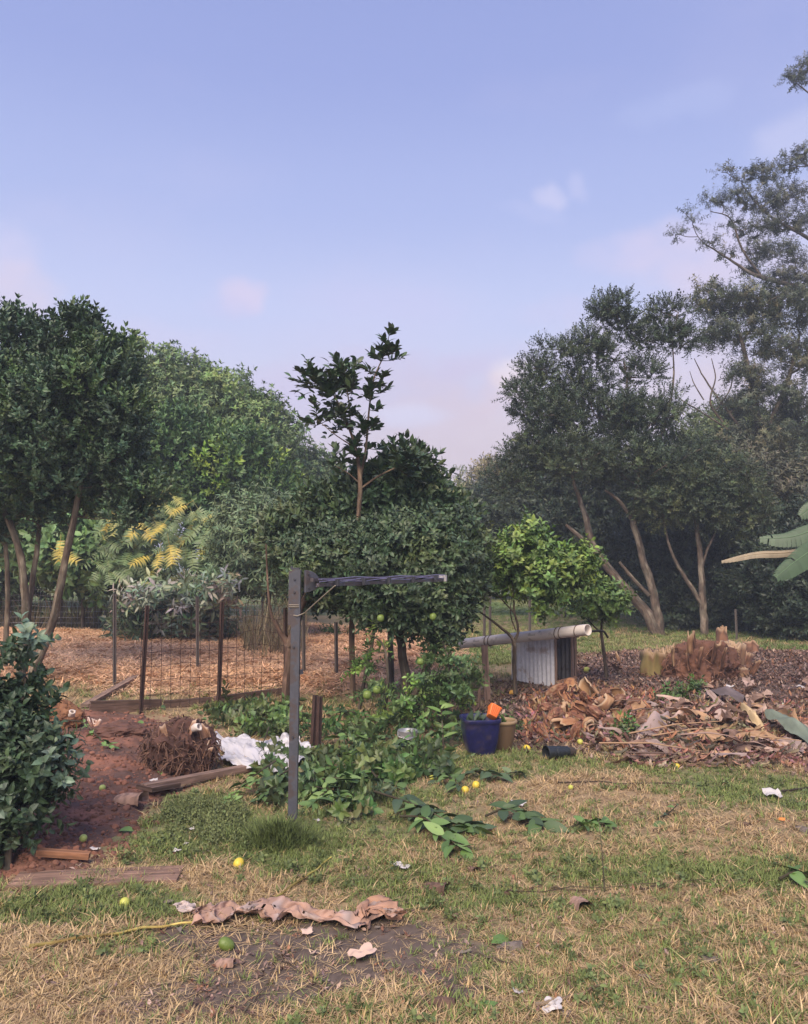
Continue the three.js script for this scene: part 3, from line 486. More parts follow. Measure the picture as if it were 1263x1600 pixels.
tree({ name: 'leafy_bush', label: 'dark large leaved bush behind the tall thin stem, under its right branch', category: 'shrub', base: onG(610, 1085), seed: 45, kind: 'broad', clumpPx: 16, leafName: 'foliage', stems: [[[612, 1080, 10.2, 0.04], [610, 940, 10.2, 0.03], [612, 820, 10.2, 0.015]]],
  lobes: [[632, 750, 30, 30, 10.2, 0.35], [600, 785, 50, 34, 10.2, 0.4], [648, 790, 34, 34, 10.2, 0.35], [560, 815, 46, 36, 10.3, 0.4], [640, 830, 50, 30, 10.2, 0.4], [510, 815, 40, 34, 10.6, 0.4], [690, 815, 34, 30, 10.4, 0.35], [460, 850, 40, 36, 11, 0.4]],
  size: 0.26, per: 14, color: [0.05, 0.082, 0.042], alt: [0.09, 0.12, 0.06], altP: 0.2, up: 0.5, twig: 0.008, under: 0.8, fill: 0.75 });

// right hand trees
tree({ name: 'forked_tree', label: 'large spreading tree with two leaning pale trunks right of the paddock', base: onG(1030, 996), seed: 51, kind: 'fine', clumpPx: 19,
  stems: [[[1032, 998, 18.2, 0.136], [1005, 950, 18.2, 0.1088], [965, 905, 18.2, 0.0952], [930, 858, 18.2, 0.0816], [915, 810, 18.2, 0.068], [898, 755, 18.3, 0.0408], [880, 690, 18.4, 0.0204]], [[1032, 996, 18.2, 0.1224], [1024, 940, 18.2, 0.0952], [1004, 870, 18.2, 0.0816], [990, 810, 18.2, 0.068], [1000, 740, 18.4, 0.0408], [985, 640, 18.5, 0.034], [975, 560, 18.5, 0.0136]], [[930, 858, 18.2, 0.0612], [908, 840, 18.1, 0.0476], [884, 820, 18.1, 0.034]], [[1014, 930, 18.2, 0.0476], [990, 905, 18.1, 0.0408], [968, 878, 18.1, 0.034]], [[990, 815, 18.2, 0.0476], [970, 785, 18.2, 0.0408], [945, 765, 18.2, 0.0272]], [[1000, 740, 18.3, 0.034], [1030, 690, 18.5, 0.034], [1052, 600, 18.6, 0.0238], [1050, 520, 18.6, 0.0102]]],
  lobes: [[818, 618, 28, 28, 18.5, 0.6], [845, 585, 30, 26, 18.5, 0.6], [880, 556, 34, 24, 18.5, 0.6], [918, 538, 30, 20, 18.6, 0.6], [955, 482, 34, 20, 18.6, 0.6], [975, 505, 30, 22, 18.6, 0.6], [1040, 492, 32, 20, 18.6, 0.6], [1010, 530, 34, 26, 18.6, 0.6], [940, 560, 34, 24, 18.6, 0.6], [1060, 530, 34, 28, 18.6, 0.6],
    [850, 650, 60, 44, 18.4, 1.2], [905, 610, 50, 30, 18.6, 0.8], [930, 660, 76, 46, 18.5, 1.2], [1010, 660, 70, 50, 18.6, 1.2], [830, 710, 46, 36, 18.4, 1.0], [890, 720, 80, 44, 18.2, 1.4], [980, 725, 80, 50, 18.3, 1.3], [1060, 720, 56, 44, 18.5, 1.0], [800, 760, 46, 36, 18.6, 0.8], [1000, 590, 40, 30, 18.6, 0.6]],
  size: 0.25, per: 24, color: [0.038, 0.054, 0.032], alt: [0.06, 0.08, 0.038], altP: 0.2, up: 0.4, bark: [0.3, 0.24, 0.2], twig: 0.022, under: 0.3, fill: 0.42 , fill: 0.62});
tree({ name: 'slim_tree', label: 'slim forked tree with a pale fork behind the banana stump', base: onG(1101, 992), seed: 52, kind: 'fine', clumpPx: 18,
  stems: [[[1102, 992, 18, 0.091], [1098, 930, 18, 0.077], [1094, 870, 18, 0.063], [1088, 800, 18.1, 0.042], [1090, 720, 18.2, 0.021]], [[1100, 950, 18, 0.056], [1082, 920, 18, 0.049], [1060, 885, 18, 0.0385], [1045, 848, 18, 0.028], [1035, 800, 18.1, 0.014]], [[1096, 890, 18, 0.035], [1105, 860, 18, 0.028], [1122, 822, 18, 0.021], [1130, 780, 18.1, 0.0105]]],
  lobes: [[1080, 760, 60, 46, 18.1, 1.0], [1130, 750, 56, 50, 18.3, 1.0], [1030, 790, 46, 34, 18, 0.8], [1100, 800, 46, 28, 18, 0.8], [1160, 800, 50, 50, 18.4, 1.0]],
  size: 0.26, per: 20, color: [0.042, 0.058, 0.034], alt: [0.07, 0.085, 0.04], altP: 0.2, up: 0.2, hang: 0.3, bark: [0.3, 0.24, 0.2], twig: 0.015, under: 1 , fill: 0.6});
tree({ name: 'grey_gum', label: 'tall open crowned gum filling the right edge above the forked tree', base: V(P(1200, 900, 24).x, -0.05, -24), seed: 53, kind: 'gum', clumpPx: 15,
  stems: [[[1210, 960, 24, 0.195], [1205, 800, 24, 0.165], [1190, 680, 24, 0.12], [1170, 580, 24, 0.075], [1150, 500, 24, 0.0375]], [[1190, 690, 24, 0.09], [1230, 600, 24, 0.0675], [1250, 520, 24, 0.0375]], [[1200, 740, 24, 0.06], [1150, 660, 23.8, 0.045], [1100, 590, 23.8, 0.0225], [1085, 560, 23.8, 0.01125]], [[1130, 660, 23.8, 0.04], [1110, 630, 23.8, 0.03], [1118, 590, 23.8, 0.02], [1112, 560, 23.8, 0.01]], [[1140, 672, 23.8, 0.03], [1090, 640, 23.6, 0.025], [1062, 622, 23.6, 0.015], [1050, 600, 23.6, 0.008]], [[1100, 625, 23.8, 0.02], [1085, 600, 23.8, 0.015], [1078, 580, 23.8, 0.008]], [[1120, 640, 23.8, 0.025], [1140, 610, 23.8, 0.02], [1148, 575, 23.8, 0.01]]],
  lobes: [[1110, 470, 32, 22, 24, 0.9], [1150, 475, 36, 24, 24, 0.9], [1195, 480, 40, 28, 24, 1], [1240, 490, 46, 34, 24, 1], [1120, 520, 34, 20, 24, 0.8], [1175, 530, 40, 24, 24, 0.8], [1230, 555, 50, 30, 24, 0.9], [1160, 590, 34, 18, 24, 0.8], [1150, 640, 36, 24, 23.8, 0.8], [1200, 620, 50, 26, 24, 0.9], [1250, 640, 50, 40, 24, 1], [1190, 690, 60, 40, 24, 1], [1250, 720, 50, 40, 24, 1.2], [1140, 700, 40, 26, 24, 0.8]],
  size: 0.34, per: 17, color: [0.046, 0.056, 0.036], alt: [0.085, 0.08, 0.045], altP: 0.2, up: 0.1, hang: 0.3, bark: [0.26, 0.21, 0.18], twig: 0.03, under: 0.4 , fill: 0.42});
tree({ name: 'tall_eucalypt', label: 'tall eucalypt reaching in from the top right edge with wispy bare branch tips', base: V(P(1380, 900, 28).x, -0.05, -28), seed: 54, kind: 'gum', clumpPx: 10,
  stems: [[[1380, 950, 28, 0.32], [1370, 700, 28, 0.28], [1340, 480, 28, 0.2], [1330, 300, 28, 0.144], [1300, 150, 28, 0.048]], [[1345, 500, 28, 0.128], [1250, 450, 28, 0.088], [1180, 430, 27.8, 0.064], [1140, 405, 27.8, 0.04], [1100, 380, 27.8, 0.02]], [[1190, 432, 27.8, 0.048], [1160, 390, 27.8, 0.036], [1140, 340, 27.8, 0.024], [1110, 330, 27.8, 0.012]], [[1335, 420, 28, 0.096], [1260, 370, 28, 0.064], [1200, 335, 28, 0.04], [1160, 290, 28, 0.02]], [[1330, 280, 28, 0.08], [1280, 270, 28, 0.048], [1250, 250, 28, 0.024]], [[1310, 180, 28, 0.04], [1270, 150, 28, 0.032], [1245, 130, 28, 0.016]]],
  lobes: [[1240, 125, 18, 16, 28, 0.4], [1262, 108, 22, 18, 28, 0.4], [1250, 245, 24, 14, 28, 0.4], [1235, 262, 14, 10, 28, 0.3], [1185, 275, 30, 14, 28, 0.5], [1132, 266, 10, 7, 28, 0.1], [1120, 316, 26, 12, 27.8, 0.4], [1150, 305, 18, 12, 27.9, 0.3], [1068, 330, 9, 6, 27.8, 0.1], [1080, 350, 13, 8, 27.8, 0.2], [1062, 368, 8, 8, 27.8, 0.15], [1148, 352, 16, 10, 27.8, 0.3], [1190, 318, 34, 16, 28, 0.6], [1232, 310, 32, 20, 28, 0.6], [1190, 360, 34, 16, 28, 0.6], [1236, 350, 34, 18, 28, 0.6], [1110, 382, 16, 8, 27.8, 0.2], [1135, 398, 18, 8, 27.8, 0.3], [1180, 395, 26, 14, 28, 0.5], [1225, 400, 40, 20, 28, 0.6], [1170, 425, 20, 8, 28, 0.4], [1255, 440, 30, 24, 28, 0.6], [1300, 330, 40, 60, 28, 0.8], [1215, 440, 34, 16, 28, 0.5]],
  size: 0.3, per: 11, color: [0.045, 0.052, 0.04], alt: [0.07, 0.07, 0.048], altP: 0.2, up: 0.3, hang: 0.1, bark: [0.25, 0.2, 0.18], twig: 0.028, under: 0.35, fill: 0.5 });
// dark growth under and behind the right hand trees
const rightShrubs = [
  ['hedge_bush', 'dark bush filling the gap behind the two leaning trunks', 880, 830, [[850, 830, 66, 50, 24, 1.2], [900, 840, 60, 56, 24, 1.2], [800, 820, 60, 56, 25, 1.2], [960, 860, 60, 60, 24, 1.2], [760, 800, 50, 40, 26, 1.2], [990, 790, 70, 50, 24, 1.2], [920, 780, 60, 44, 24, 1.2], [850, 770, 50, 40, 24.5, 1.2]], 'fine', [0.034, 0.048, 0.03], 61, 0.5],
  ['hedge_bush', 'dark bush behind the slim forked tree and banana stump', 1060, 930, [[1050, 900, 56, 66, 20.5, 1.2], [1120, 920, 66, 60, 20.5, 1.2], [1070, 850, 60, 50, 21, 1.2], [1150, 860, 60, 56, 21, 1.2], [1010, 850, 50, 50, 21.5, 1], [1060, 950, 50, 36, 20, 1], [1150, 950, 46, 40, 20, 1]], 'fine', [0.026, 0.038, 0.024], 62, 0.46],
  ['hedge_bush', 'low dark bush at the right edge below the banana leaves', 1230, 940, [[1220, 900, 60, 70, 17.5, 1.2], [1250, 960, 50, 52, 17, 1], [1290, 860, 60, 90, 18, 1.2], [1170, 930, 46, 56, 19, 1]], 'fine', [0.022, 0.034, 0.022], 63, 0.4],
  ['brown_thicket', 'brownish twiggy thicket between the slim tree and right edge', 1210, 780, [[1200, 780, 60, 60, 22, 1.2], [1250, 800, 50, 60, 22, 1.2], [1150, 790, 50, 50, 22.5, 1.2], [1190, 850, 66, 46, 21.5, 1.2], [1150, 745, 50, 36, 22, 1.2]], 'gum', [0.06, 0.058, 0.038], 64, 0.45],
];
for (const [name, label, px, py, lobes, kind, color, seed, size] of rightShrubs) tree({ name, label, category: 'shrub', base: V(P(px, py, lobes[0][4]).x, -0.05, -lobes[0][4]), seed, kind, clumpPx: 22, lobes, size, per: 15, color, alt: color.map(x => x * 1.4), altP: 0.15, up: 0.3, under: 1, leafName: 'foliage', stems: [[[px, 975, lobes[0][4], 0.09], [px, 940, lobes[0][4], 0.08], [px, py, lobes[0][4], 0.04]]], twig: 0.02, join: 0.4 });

// distance: trees closing the view across the paddock
const far = [
  ['olive green tree in the distance left of the paddock gap', [[640, 800, 46, 40, 40, 2], [600, 830, 50, 44, 40, 2]], [0.13, 0.16, 0.06]],
  ['yellow olive distant tree in the middle of the gap between trees', [[712, 796, 36, 34, 42, 2], [690, 820, 44, 36, 42, 2]], [0.2, 0.2, 0.07]],
  ['thin distant tree with feathery top standing above the olive tree', [[716, 742, 16, 12, 48, 0.8], [745, 745, 14, 10, 48, 0.8], [735, 770, 22, 16, 48, 1]], [0.12, 0.14, 0.085]],
  ['rust tinged distant tree touching the left side of the forked tree', [[770, 745, 30, 26, 45, 1.6], [790, 770, 36, 40, 45, 1.6], [750, 790, 34, 36, 45, 1.6]], [0.18, 0.15, 0.075]],
  ['grey green distant tree low behind the citrus top', [[560, 810, 50, 50, 36, 2], [500, 840, 50, 50, 36, 2]], [0.11, 0.14, 0.075]],
  ['green distant tree at the end of the paddock', [[730, 860, 50, 44, 38, 2], [790, 880, 50, 36, 38, 2], [670, 870, 50, 44, 38, 2]], [0.085, 0.115, 0.05]],
  ['dark distant tree at the paddock end behind the lemon tree', [[860, 890, 50, 34, 40, 2], [920, 900, 46, 26, 40, 2], [970, 910, 40, 20, 38, 2]], [0.07, 0.095, 0.045]],
  ['distant green tree seen through gaps right of the leaning trunks', [[1050, 780, 70, 60, 34, 2], [1130, 700, 60, 60, 34, 2], [1010, 840, 60, 60, 34, 2]], [0.13, 0.16, 0.06]],
  ['distant tree behind the right edge thicket', [[1220, 720, 70, 70, 36, 2], [1280, 800, 70, 90, 36, 2], [1190, 860, 70, 60, 36, 2]], [0.1, 0.13, 0.055]],
  ['distant dark tree behind the left garden tree', [[40, 800, 90, 90, 30, 2.5], [-60, 760, 90, 120, 30, 2.5], [130, 820, 80, 70, 30, 2.5]], [0.06, 0.09, 0.045]],
];
far.forEach(([label, lobes, color], k) => { const [px, , , , d] = lobes[0]; tree({ name: 'distant_tree', label, group: 'trees closing the view behind the garden', base: V(P(px, 900, d).x, -0.09, -d), seed: 90 + k, kind: 'fine', clumpPx: 14, lobes, size: k === 2 ? 0.4 : 0.62, per: k === 2 ? 5 : 12, color, alt: color.map(x => x * 1.35), altP: 0.2, up: 0.3, under: 0.7, stems: [[[px, 928, d, 0.18], [px, 880, d, 0.15], [px, lobes[0][1], d, 0.06]]], twig: 0.04, join: 0.5, fill: k === 2 ? 0.6 : 1 }); });
// ---------------------------------------------------------------- single leaves that can be picked apart
function leafGeo(L, W, { curl = 0.5, fold = 0.25, rows = 5, shape = 0.4, twist = 0 } = {}) { const mb = new MB(); leaf(mb, V(0, 0, 0), UPV, V(0, 0, 1), L, W, [1, 1, 1], { curl, fold, rows, shape, c2: [1.15, 1.15, 1.05] }); return mb.geo(true); }
const oneLeaf = [[0.3, 0.2], [0.9, 0.3], [0.1, 0.1], [0.6, 0.45]].map(([curl, fold]) => leafGeo(1, 0.42, { curl, fold }));
const spoonLeaf = [[0.3, 0.15], [0.7, 0.25], [0.15, 0.1]].map(([curl, fold]) => leafGeo(1, 0.4, { curl, fold, shape: 0.7 }));
const tint = (list, o = {}) => list.map(c => std({ color: RGB(...c), vertexColors: true, roughness: 0.55, side: THREE.DoubleSide, ...o }));
const greens = tint([[0.055, 0.095, 0.035], [0.075, 0.13, 0.04], [0.11, 0.18, 0.055], [0.045, 0.075, 0.035]]);
const lightGreens = tint([[0.14, 0.24, 0.07], [0.1, 0.18, 0.05], [0.2, 0.3, 0.1], [0.07, 0.13, 0.04]]);
const darkGreens = tint([[0.05, 0.082, 0.045], [0.065, 0.105, 0.05], [0.04, 0.065, 0.04], [0.085, 0.13, 0.055]]);
function leafTurn(dir, nrm, R) { const y = dir.clone().normalize(), x = y.clone().cross(nrm).normalize(), z = x.clone().cross(y); return Q().setFromRotationMatrix(new THREE.Matrix4().makeBasis(x, y, z)); }

// the tall thin tree in the middle
{
  const R = rng(300), D = 9.45, base = V(P(556, 900, D).x, 0, -D), t = thing('tall_sapling', 'tall thin pale stemmed tree rising out of the citrus against the sky', 'tree', base);
  const stem = (list, name = 'trunk') => { const pts = curve(list.map(a => P(a[0], a[1], D)), (list.length - 1) * 4), n = pts.length - 1; const mb = new MB(base); mb.col = [0.36, 0.25, 0.18]; mb.tube(pts, pts.map((_, k) => { const q = k / n * (list.length - 1), a = Math.min(list.length - 2, Math.floor(q)); return lerp(list[a][2], list[a + 1][2], q - a); }), 8, { wob: 0.06, seed: list[0][0] }); mb.build(name, barkMat, t); return pts; };
  const limbs = [stem([[552, 1096, 0.035], [550, 980, 0.033], [556, 860, 0.03], [561, 800, 0.028], [563, 752, 0.027], [556, 700, 0.018], [540, 655, 0.013], [520, 615, 0.009], [495, 590, 0.005]]),
    stem([[562, 755, 0.018], [572, 700, 0.014], [577, 640, 0.011], [585, 590, 0.009], [600, 555, 0.007], [608, 525, 0.004]], 'branch'), stem([[562, 765, 0.014], [590, 745, 0.011], [620, 730, 0.008], [650, 715, 0.005]], 'branch'), stem([[548, 672, 0.01], [545, 625, 0.008], [535, 580, 0.004]], 'branch'), stem([[556, 700, 0.009], [525, 680, 0.006], [495, 655, 0.004]], 'branch'), stem([[563, 756, 0.009], [545, 740, 0.007], [525, 728, 0.004]], 'branch')].flat();
  const tips = [[468, 582], [484, 572], [500, 592], [474, 606], [525, 562], [536, 572], [518, 602], [492, 630], [482, 662], [508, 648], [540, 612], [552, 590], [536, 642], [560, 568], [574, 578], [582, 556], [600, 532], [612, 520], [620, 544], [627, 560], [602, 588], [578, 622], [590, 640], [566, 655], [556, 690], [524, 702], [538, 715], [586, 672], [578, 700], [600, 700], [614, 692], [632, 698], [646, 716], [662, 714], [670, 738], [622, 728], [640, 744], [602, 748], [530, 738], [518, 726], [656, 754], [506, 620], [522, 584], [604, 610], [545, 670], [570, 730], [590, 725]];
  for (const [cx, cy, a, b, n] of [[505, 598, 38, 28, 14], [530, 645, 30, 32, 12], [545, 590, 26, 22, 7], [606, 545, 16, 22, 5], [582, 605, 16, 26, 5], [572, 668, 18, 22, 5], [630, 725, 32, 20, 9], [552, 705, 22, 22, 6]]) for (let k = 0; k < n; k++) tips.push([cx + R.n() * a * 0.75, cy + R.n() * b * 0.75]);
  let count = 0; const twigs = new MB(base); twigs.col = [0.16, 0.13, 0.1]; const extra = [];
  tips.forEach(([px, py], k) => {
    const tip = P(px, py, D + R.s(0.28)); let b = limbs[0]; for (const p of limbs) if (p.distanceTo(tip) + Math.max(0, p.y - tip.y) < b.distanceTo(tip) + Math.max(0, b.y - tip.y)) b = p;
    const pts = curve([b, b.clone().lerp(tip, 0.5).add(V(R.s(0.03), -0.02, R.s(0.04))), tip], 5); twigs.tube(pts, pts.map((_, j) => lerp(0.005, 0.0025, j / 5)), 4, { cap: false });
    const ax = tip.clone().sub(pts[3]).normalize().addScaledVector(UPV, 0.6).normalize();
    for (let j = 0; j < 13; j++) {
      const a = j * 2.4 + R.s(0.4), q = j / 12, o = V(Math.cos(a), 0, Math.sin(a)), dir = ax.clone().multiplyScalar(0.75 + 0.5 * q).add(o.multiplyScalar(0.9 - 0.5 * q)).add(V(0, R.s(0.2), 0)), at = tip.clone().lerp(pts[2], (1 - q) * 1.0);
      const nr = V(R.s(0.6), 1, R.s(0.6)), s = R.r(0.1, 0.155);
      if (count < 300 && (j % 4 === 0)) { put('leaf', spoonLeaf[R.i(3)], darkGreens[R.i(4)], t, at.clone().sub(base), leafTurn(dir, nr), s); count++; }
      else extra.push([at, leafTurn(dir, nr), s, [0.055, 0.09, 0.045].map(v => v * R.r(0.8, 1.3))]);
    }
    if (px < 560 && py < 690) for (let j = 0; j < 5; j++) extra.push([tip.clone().lerp(pts[1], R.r(0, 0.6)).add(V(R.s(0.12), R.s(0.12) - 0.03, R.s(0.2))), leafTurn(V(R.s(1), R.r(-0.2, 1), R.s(1)), V(R.s(1), 1, R.s(1))), R.r(0.09, 0.14), [0.05, 0.082, 0.045].map(v => v * R.r(0.8, 1.3))]);
  });
  twigs.build('twigs', barkMat, t).userData.kind = 'stuff';
  scatter('inner_leaves', spoonLeaf[1], leafMat, extra, t, base);
}

// vine with large split leaves, splashed yellow
{
  const R = rng(310), D = 18, base = V(P(270, 900, D).x, 0, -D), t = thing('split_leaf_vine', 'climbing vine with big split leaves splashed yellow behind the mulched bed', 'vine', base);
  const split = (s, inner, outer) => { const r = rng(s), mb = new MB(), n = 8; const rib = k => V(0, k, -0.12 * k * k);
    for (const sd of [-1, 1]) for (let k = 0; k < n; k++) { const a = k / n, b = (k + r.r(0.55, 0.95)) / n, w = r.r(0.36, 0.56) * Math.pow(Math.sin(Math.PI * (0.14 + 0.8 * a)), 0.7), e0 = rib(a), e1 = rib(b), tip = V(sd * w, a + 0.02 + 0.3 * a + r.s(0.06), -0.1 - 0.3 * w * w + r.s(0.04)), m0 = e0.clone().lerp(tip, 0.6).add(V(0, -0.03, 0.05)), m1 = e1.clone().lerp(tip, 0.55).add(V(0, 0.02, 0.05));
      const g = r.r(0.75, 1.25), c = outer.map(v => v * g), y = inner.map(v => v * g), md = mix3(y, c, 0.6); const A = mb.vv(e0, y), B = mb.vv(e1, y), C = mb.vv(m1, md), E = mb.vv(m0, md), T = mb.vv(tip, c); mb.q(A, B, C, E); mb.t(E, C, T); }
    mb.tube([V(0, -0.6, 0.1), V(0, -0.2, 0.05), V(0, 0.0, 0), V(0, 0.5, -0.03), rib(1)], [0.014, 0.014, 0.014, 0.01, 0.003], 4, { c: mix3(inner, [0.3, 0.26, 0.1], 0.5) }); return mb.geo(false); };
  const kinds = { green: [1, 2, 3].map(s => split(s, [0.14, 0.2, 0.07], [0.085, 0.15, 0.06])), yel: [4, 5, 6].map(s => split(s, [0.5, 0.38, 0.06], [0.14, 0.18, 0.06])), mid: [7, 8, 9].map(s => split(s, [0.34, 0.32, 0.07], [0.13, 0.18, 0.06])) };
  const green = 'green', yel = 'yel', mid = 'mid';
  const st = new MB(base); st.col = [0.16, 0.13, 0.09]; for (const [a, b] of [[210, 190], [260, 250], [310, 330]]) { const pts = curve([V(P(a, 900, D).x, 0, -D), P(a + 8, 900, D), P(b, 820, D)], 6); st.tube(pts, 0.03, 6); } st.build('stem', barkMat, t);
  const place = (px, py, mats, s, dz = 0) => { const dir = V(R.s(0.9), R.r(-1, -0.2), R.r(0.1, 0.6)), nr = V(R.s(0.35), 0.6, 0.9); put('leaf', kinds[mats][R.i(3)], leafMat, t, P(px, py, D - dz + R.s(0.25)).sub(base), leafTurn(dir, nr), s); };
  for (const [x, y] of [[222, 822], [256, 818], [250, 862], [232, 870], [280, 858], [222, 815], [290, 790], [175, 800], [95, 845], [95, 865], [265, 852]]) place(x, y, yel, R.r(0.36, 0.5), 0.7);
  for (const [x, y] of [[200, 795], [240, 785], [215, 780], [260, 790], [300, 800], [340, 800], [180, 815], [275, 835], [195, 835], [240, 890], [285, 895], [230, 900], [320, 850], [210, 850], [165, 825], [300, 820], [240, 808], [270, 775], [225, 772], [250, 778]]) place(x, y, mid, R.r(0.26, 0.42), 0.35);
  for (let k = 0; k < 270; k++) place(R.r(150, 400), R.r(790, 915), green, R.r(0.26, 0.48), R.s(0.4));
  place(330, 822, green, 0.55, 0.6); place(368, 825, green, 0.55, 0.6);
}

// dry stalks behind and beside the fence
{
  const R = rng(320), g = tuft(31, 14, 0.02, 0.3, 1, 0.014, 0.14);
  for (const [label, x0, x1, d0, d1, n, h0, h1, c] of [['tan dry grass stalks standing along the far left fence', -20, 190, 19.6, 21.2, 110, 0.5, 1.2, [0.3, 0.23, 0.15]], ['dead brown stalks standing between the mulch bed and clothesline post', 385, 475, 13.2, 15.5, 46, 0.5, 1.2, [0.2, 0.14, 0.095]]]) {
    const t = thing('dry_stalks', label, 'dry grass', V(P((x0 + x1) / 2, 900, d0).x, 0, -d0)), list = [];
    for (let k = 0; k < n; k++) { const d = R.r(d0, d1), x = S(R.r(x0, x1) - CX, d), q = R.r(0.6, 1.3); list.push([V(x, groundY(x, -d), -d), flatTurn(R.r(0, 6.28), R.s(0.4), R.r(0, 6.28)), R.r(h0, h1), mix3(c, [0.2, 0.2, 0.09], R() * 0.6).map(v => v * q)]); }
    scatter('stalk', g, strawMat, list, t, t.position);
  }
}

// ---------------------------------------------------------------- fences and pickets
const rustTex = tex(256, (u, v) => { const n = tnoise(u, v, 8, 5, 51), k = smooth(0.4, 0.65, n); return mix3([0.27, 0.2, 0.18], [0.4, 0.28, 0.24], k); }, { srgb: true, rep: 6 });
const rust = std({ map: rustTex, roughness: 0.9, metalness: 0.2 });
const dullSteel = std({ color: RGB(0.12, 0.1, 0.09), roughness: 0.8, metalness: 0.3 });
// a star picket: three flanges round a spine
function picketGeo(mb, a, b, w = 0.026) {
  const d = b.clone().sub(a).normalize(), s = V(1, 0, 0).addScaledVector(d, -d.x).normalize(), f = d.clone().cross(s);
  for (const [x, z] of [[0, -1], [0.87, 0.5], [-0.87, 0.5]]) { const u = s.clone().multiplyScalar(x).addScaledVector(f, z), o = u.clone().multiplyScalar(w * 0.55); mb.bar(a.clone().add(o), b.clone().add(o), 0.006, w, u); }
}
function wireNet(mb, a, b, h, y0, sx, sy, r, R) { // grid of wires on the line from a to b
  const L = Math.hypot(b.x - a.x, b.z - a.z), n = Math.round(L / sx), m = Math.round(h / sy), at = (u, y) => V(lerp(a.x, b.x, u), lerp(a.y, b.y, u) + y0 + y - 0.03 * Math.sin(u * 9) * y, lerp(a.z, b.z, u) + 0.02 * Math.sin(u * 13 + y * 4));
  for (let i = 0; i <= n; i++) { const u = i / n; mb.tube([at(u, 0), at(u, h / 2), at(u, h)], r, 3, { cap: false }); }
  for (let j = 0; j <= m; j++) { const p = []; for (let i = 0; i <= 8; i++) p.push(at(i / 8, j / m * h)); mb.tube(p, r, 3, { cap: false }); }
}
{
  const R = rng(330);
  // near fence
  const A = onG(219, 1116), B = onG(341, 1106), C = onG(447, 1096), t = thing('wire_fence', 'rusty wire mesh fence on steel pickets in front of the mulched bed', 'fence', A.clone());
  for (const [g, px, py] of [[A, 230, 946], [B, 347, 940], [C, 446, 950]]) { const mb = new MB(A); picketGeo(mb, g.clone().add(V(0, -0.12, 0)), P(px, py, -g.z)); mb.build('post', rust, t, false); }
  for (const [p, q, h] of [[A, B, 1.08], [B, C, 1.1]]) { const mb = new MB(A); wireNet(mb, p, q, h, 0.04, 0.1, 0.15, 0.003, R); mb.build('wire_mesh', rust, t); }
  // fence at the back of the bed
  const pts = [onG(-20, 984), onG(95, 985), onG(205, 985), onG(300, 984), onG(410, 982)], t2 = thing('wire_fence', 'grey wire mesh fence at the back of the bed below the vine', 'fence', pts[0].clone());
  const galv = std({ color: RGB(0.42, 0.42, 0.46), roughness: 0.6, metalness: 0.2 });
  pts.forEach((p, k) => { const mb = new MB(pts[0]); picketGeo(mb, p.clone(), p.clone().add(V(0, 1.15, 0)), 0.035); mb.build('post', dullSteel, t2, false); if (k) { const w = new MB(pts[0]); wireNet(w, pts[k - 1], p, 1.05, 0.05, 0.13, 0.13, 0.005, R); w.build('wire_mesh', galv, t2); } });
  // single pickets
  for (const [bx, by, tx, ty, label, w] of [[179, 1072, 179, 928, 'steel picket standing in the mulch, leftmost of the bed'], [309, 1052, 308, 932, 'steel picket in the mulch bed behind the wire mesh, below the cut branches'], [526, 1066, 525, 972, 'steel picket in the mulch bed just right of the clothesline post'], [627, 1046, 627, 985, 'short steel picket in the mulch bed behind the drooping citrus'],
    [475, 1062, 474, 940, 'dark steel picket close behind the clothesline post'], [757, 1018, 757, 918, 'steel picket in the paddock left of the lemon tree trunk'], [766, 1014, 766, 922, 'steel picket in the paddock, right one of a close pair beyond the pipe'], [828, 1010, 828, 922, 'steel picket in the paddock behind the white pipe'], [488, 1168, 493, 1086, 'short rusty picket leaning left beside the pruned branches', 1], [497, 1172, 500, 1088, 'short rusty picket standing upright beside the leaning one', 1], [1152, 1000, 1150, 952, 'grey stake behind the banana stump', 0]]) {
    const g = onG(bx, by), mb = new MB(g); picketGeo(mb, g.clone().add(V(0, -0.08, 0)), P(tx, ty, -g.z)); const o = mb.build('steel_picket', w === 1 ? rust : dullSteel, scene, false); o.position.copy(g); tag(o, label, 'stake', 'loose steel pickets round the garden');
  }
  // timber
  const woodTex = tex(512, (u, v) => { const n = tnoise(u, v * 0.12, 48, 4, 61), k = tnoise(u, v, 6, 5, 62); const g = 0.45 + 0.5 * n * (0.5 + k); return [g, g * 0.93, g * 0.88]; }, { srgb: true });
  globalThis.weathered = std({ map: woodTex, color: RGB(0.55, 0.42, 0.36), roughness: 0.95, bumpMap: woodTex, bumpScale: 0.01 });
  globalThis.darkTimber = std({ map: woodTex, color: RGB(0.28, 0.2, 0.17), roughness: 0.95, bumpMap: woodTex, bumpScale: 0.01 });
  const plank = (p, q, w, h, label, mat, lift = 0) => { const a = onG(...p), b = onG(...q), m = a.clone().lerp(b, 0.5), mb = new MB(m), n = 7, R2 = rng(p[0] + 3); for (const v of [a, b]) v.y += h / 2 + lift; for (let k = 0; k < 1; k++) mb.bar(a, b, w, h); const g = mb.geo(false), ps = g.attributes.position; const o = new THREE.Mesh(g, mat); o.name = numbered('timber_plank'); o.position.copy(m); scene.add(o); return tag(o, label, 'plank'); };
  plank([140, 1120], [252, 1108], 0.045, 0.13, 'dark timber edging board at the foot of the first fence picket', darkTimber, -0.03);
  plank([256, 1107], [330, 1101], 0.045, 0.11, 'dark timber edging board between the two near fence pickets', darkTimber, -0.03);
  plank([336, 1101], [452, 1084], 0.045, 0.12, 'dark timber edging board running right to the clothesline post', darkTimber, -0.03);
  plank([132, 1108], [214, 1064], 0.09, 0.035, 'weathered grey plank lying aslant behind the first fence picket', weathered, 0.01);
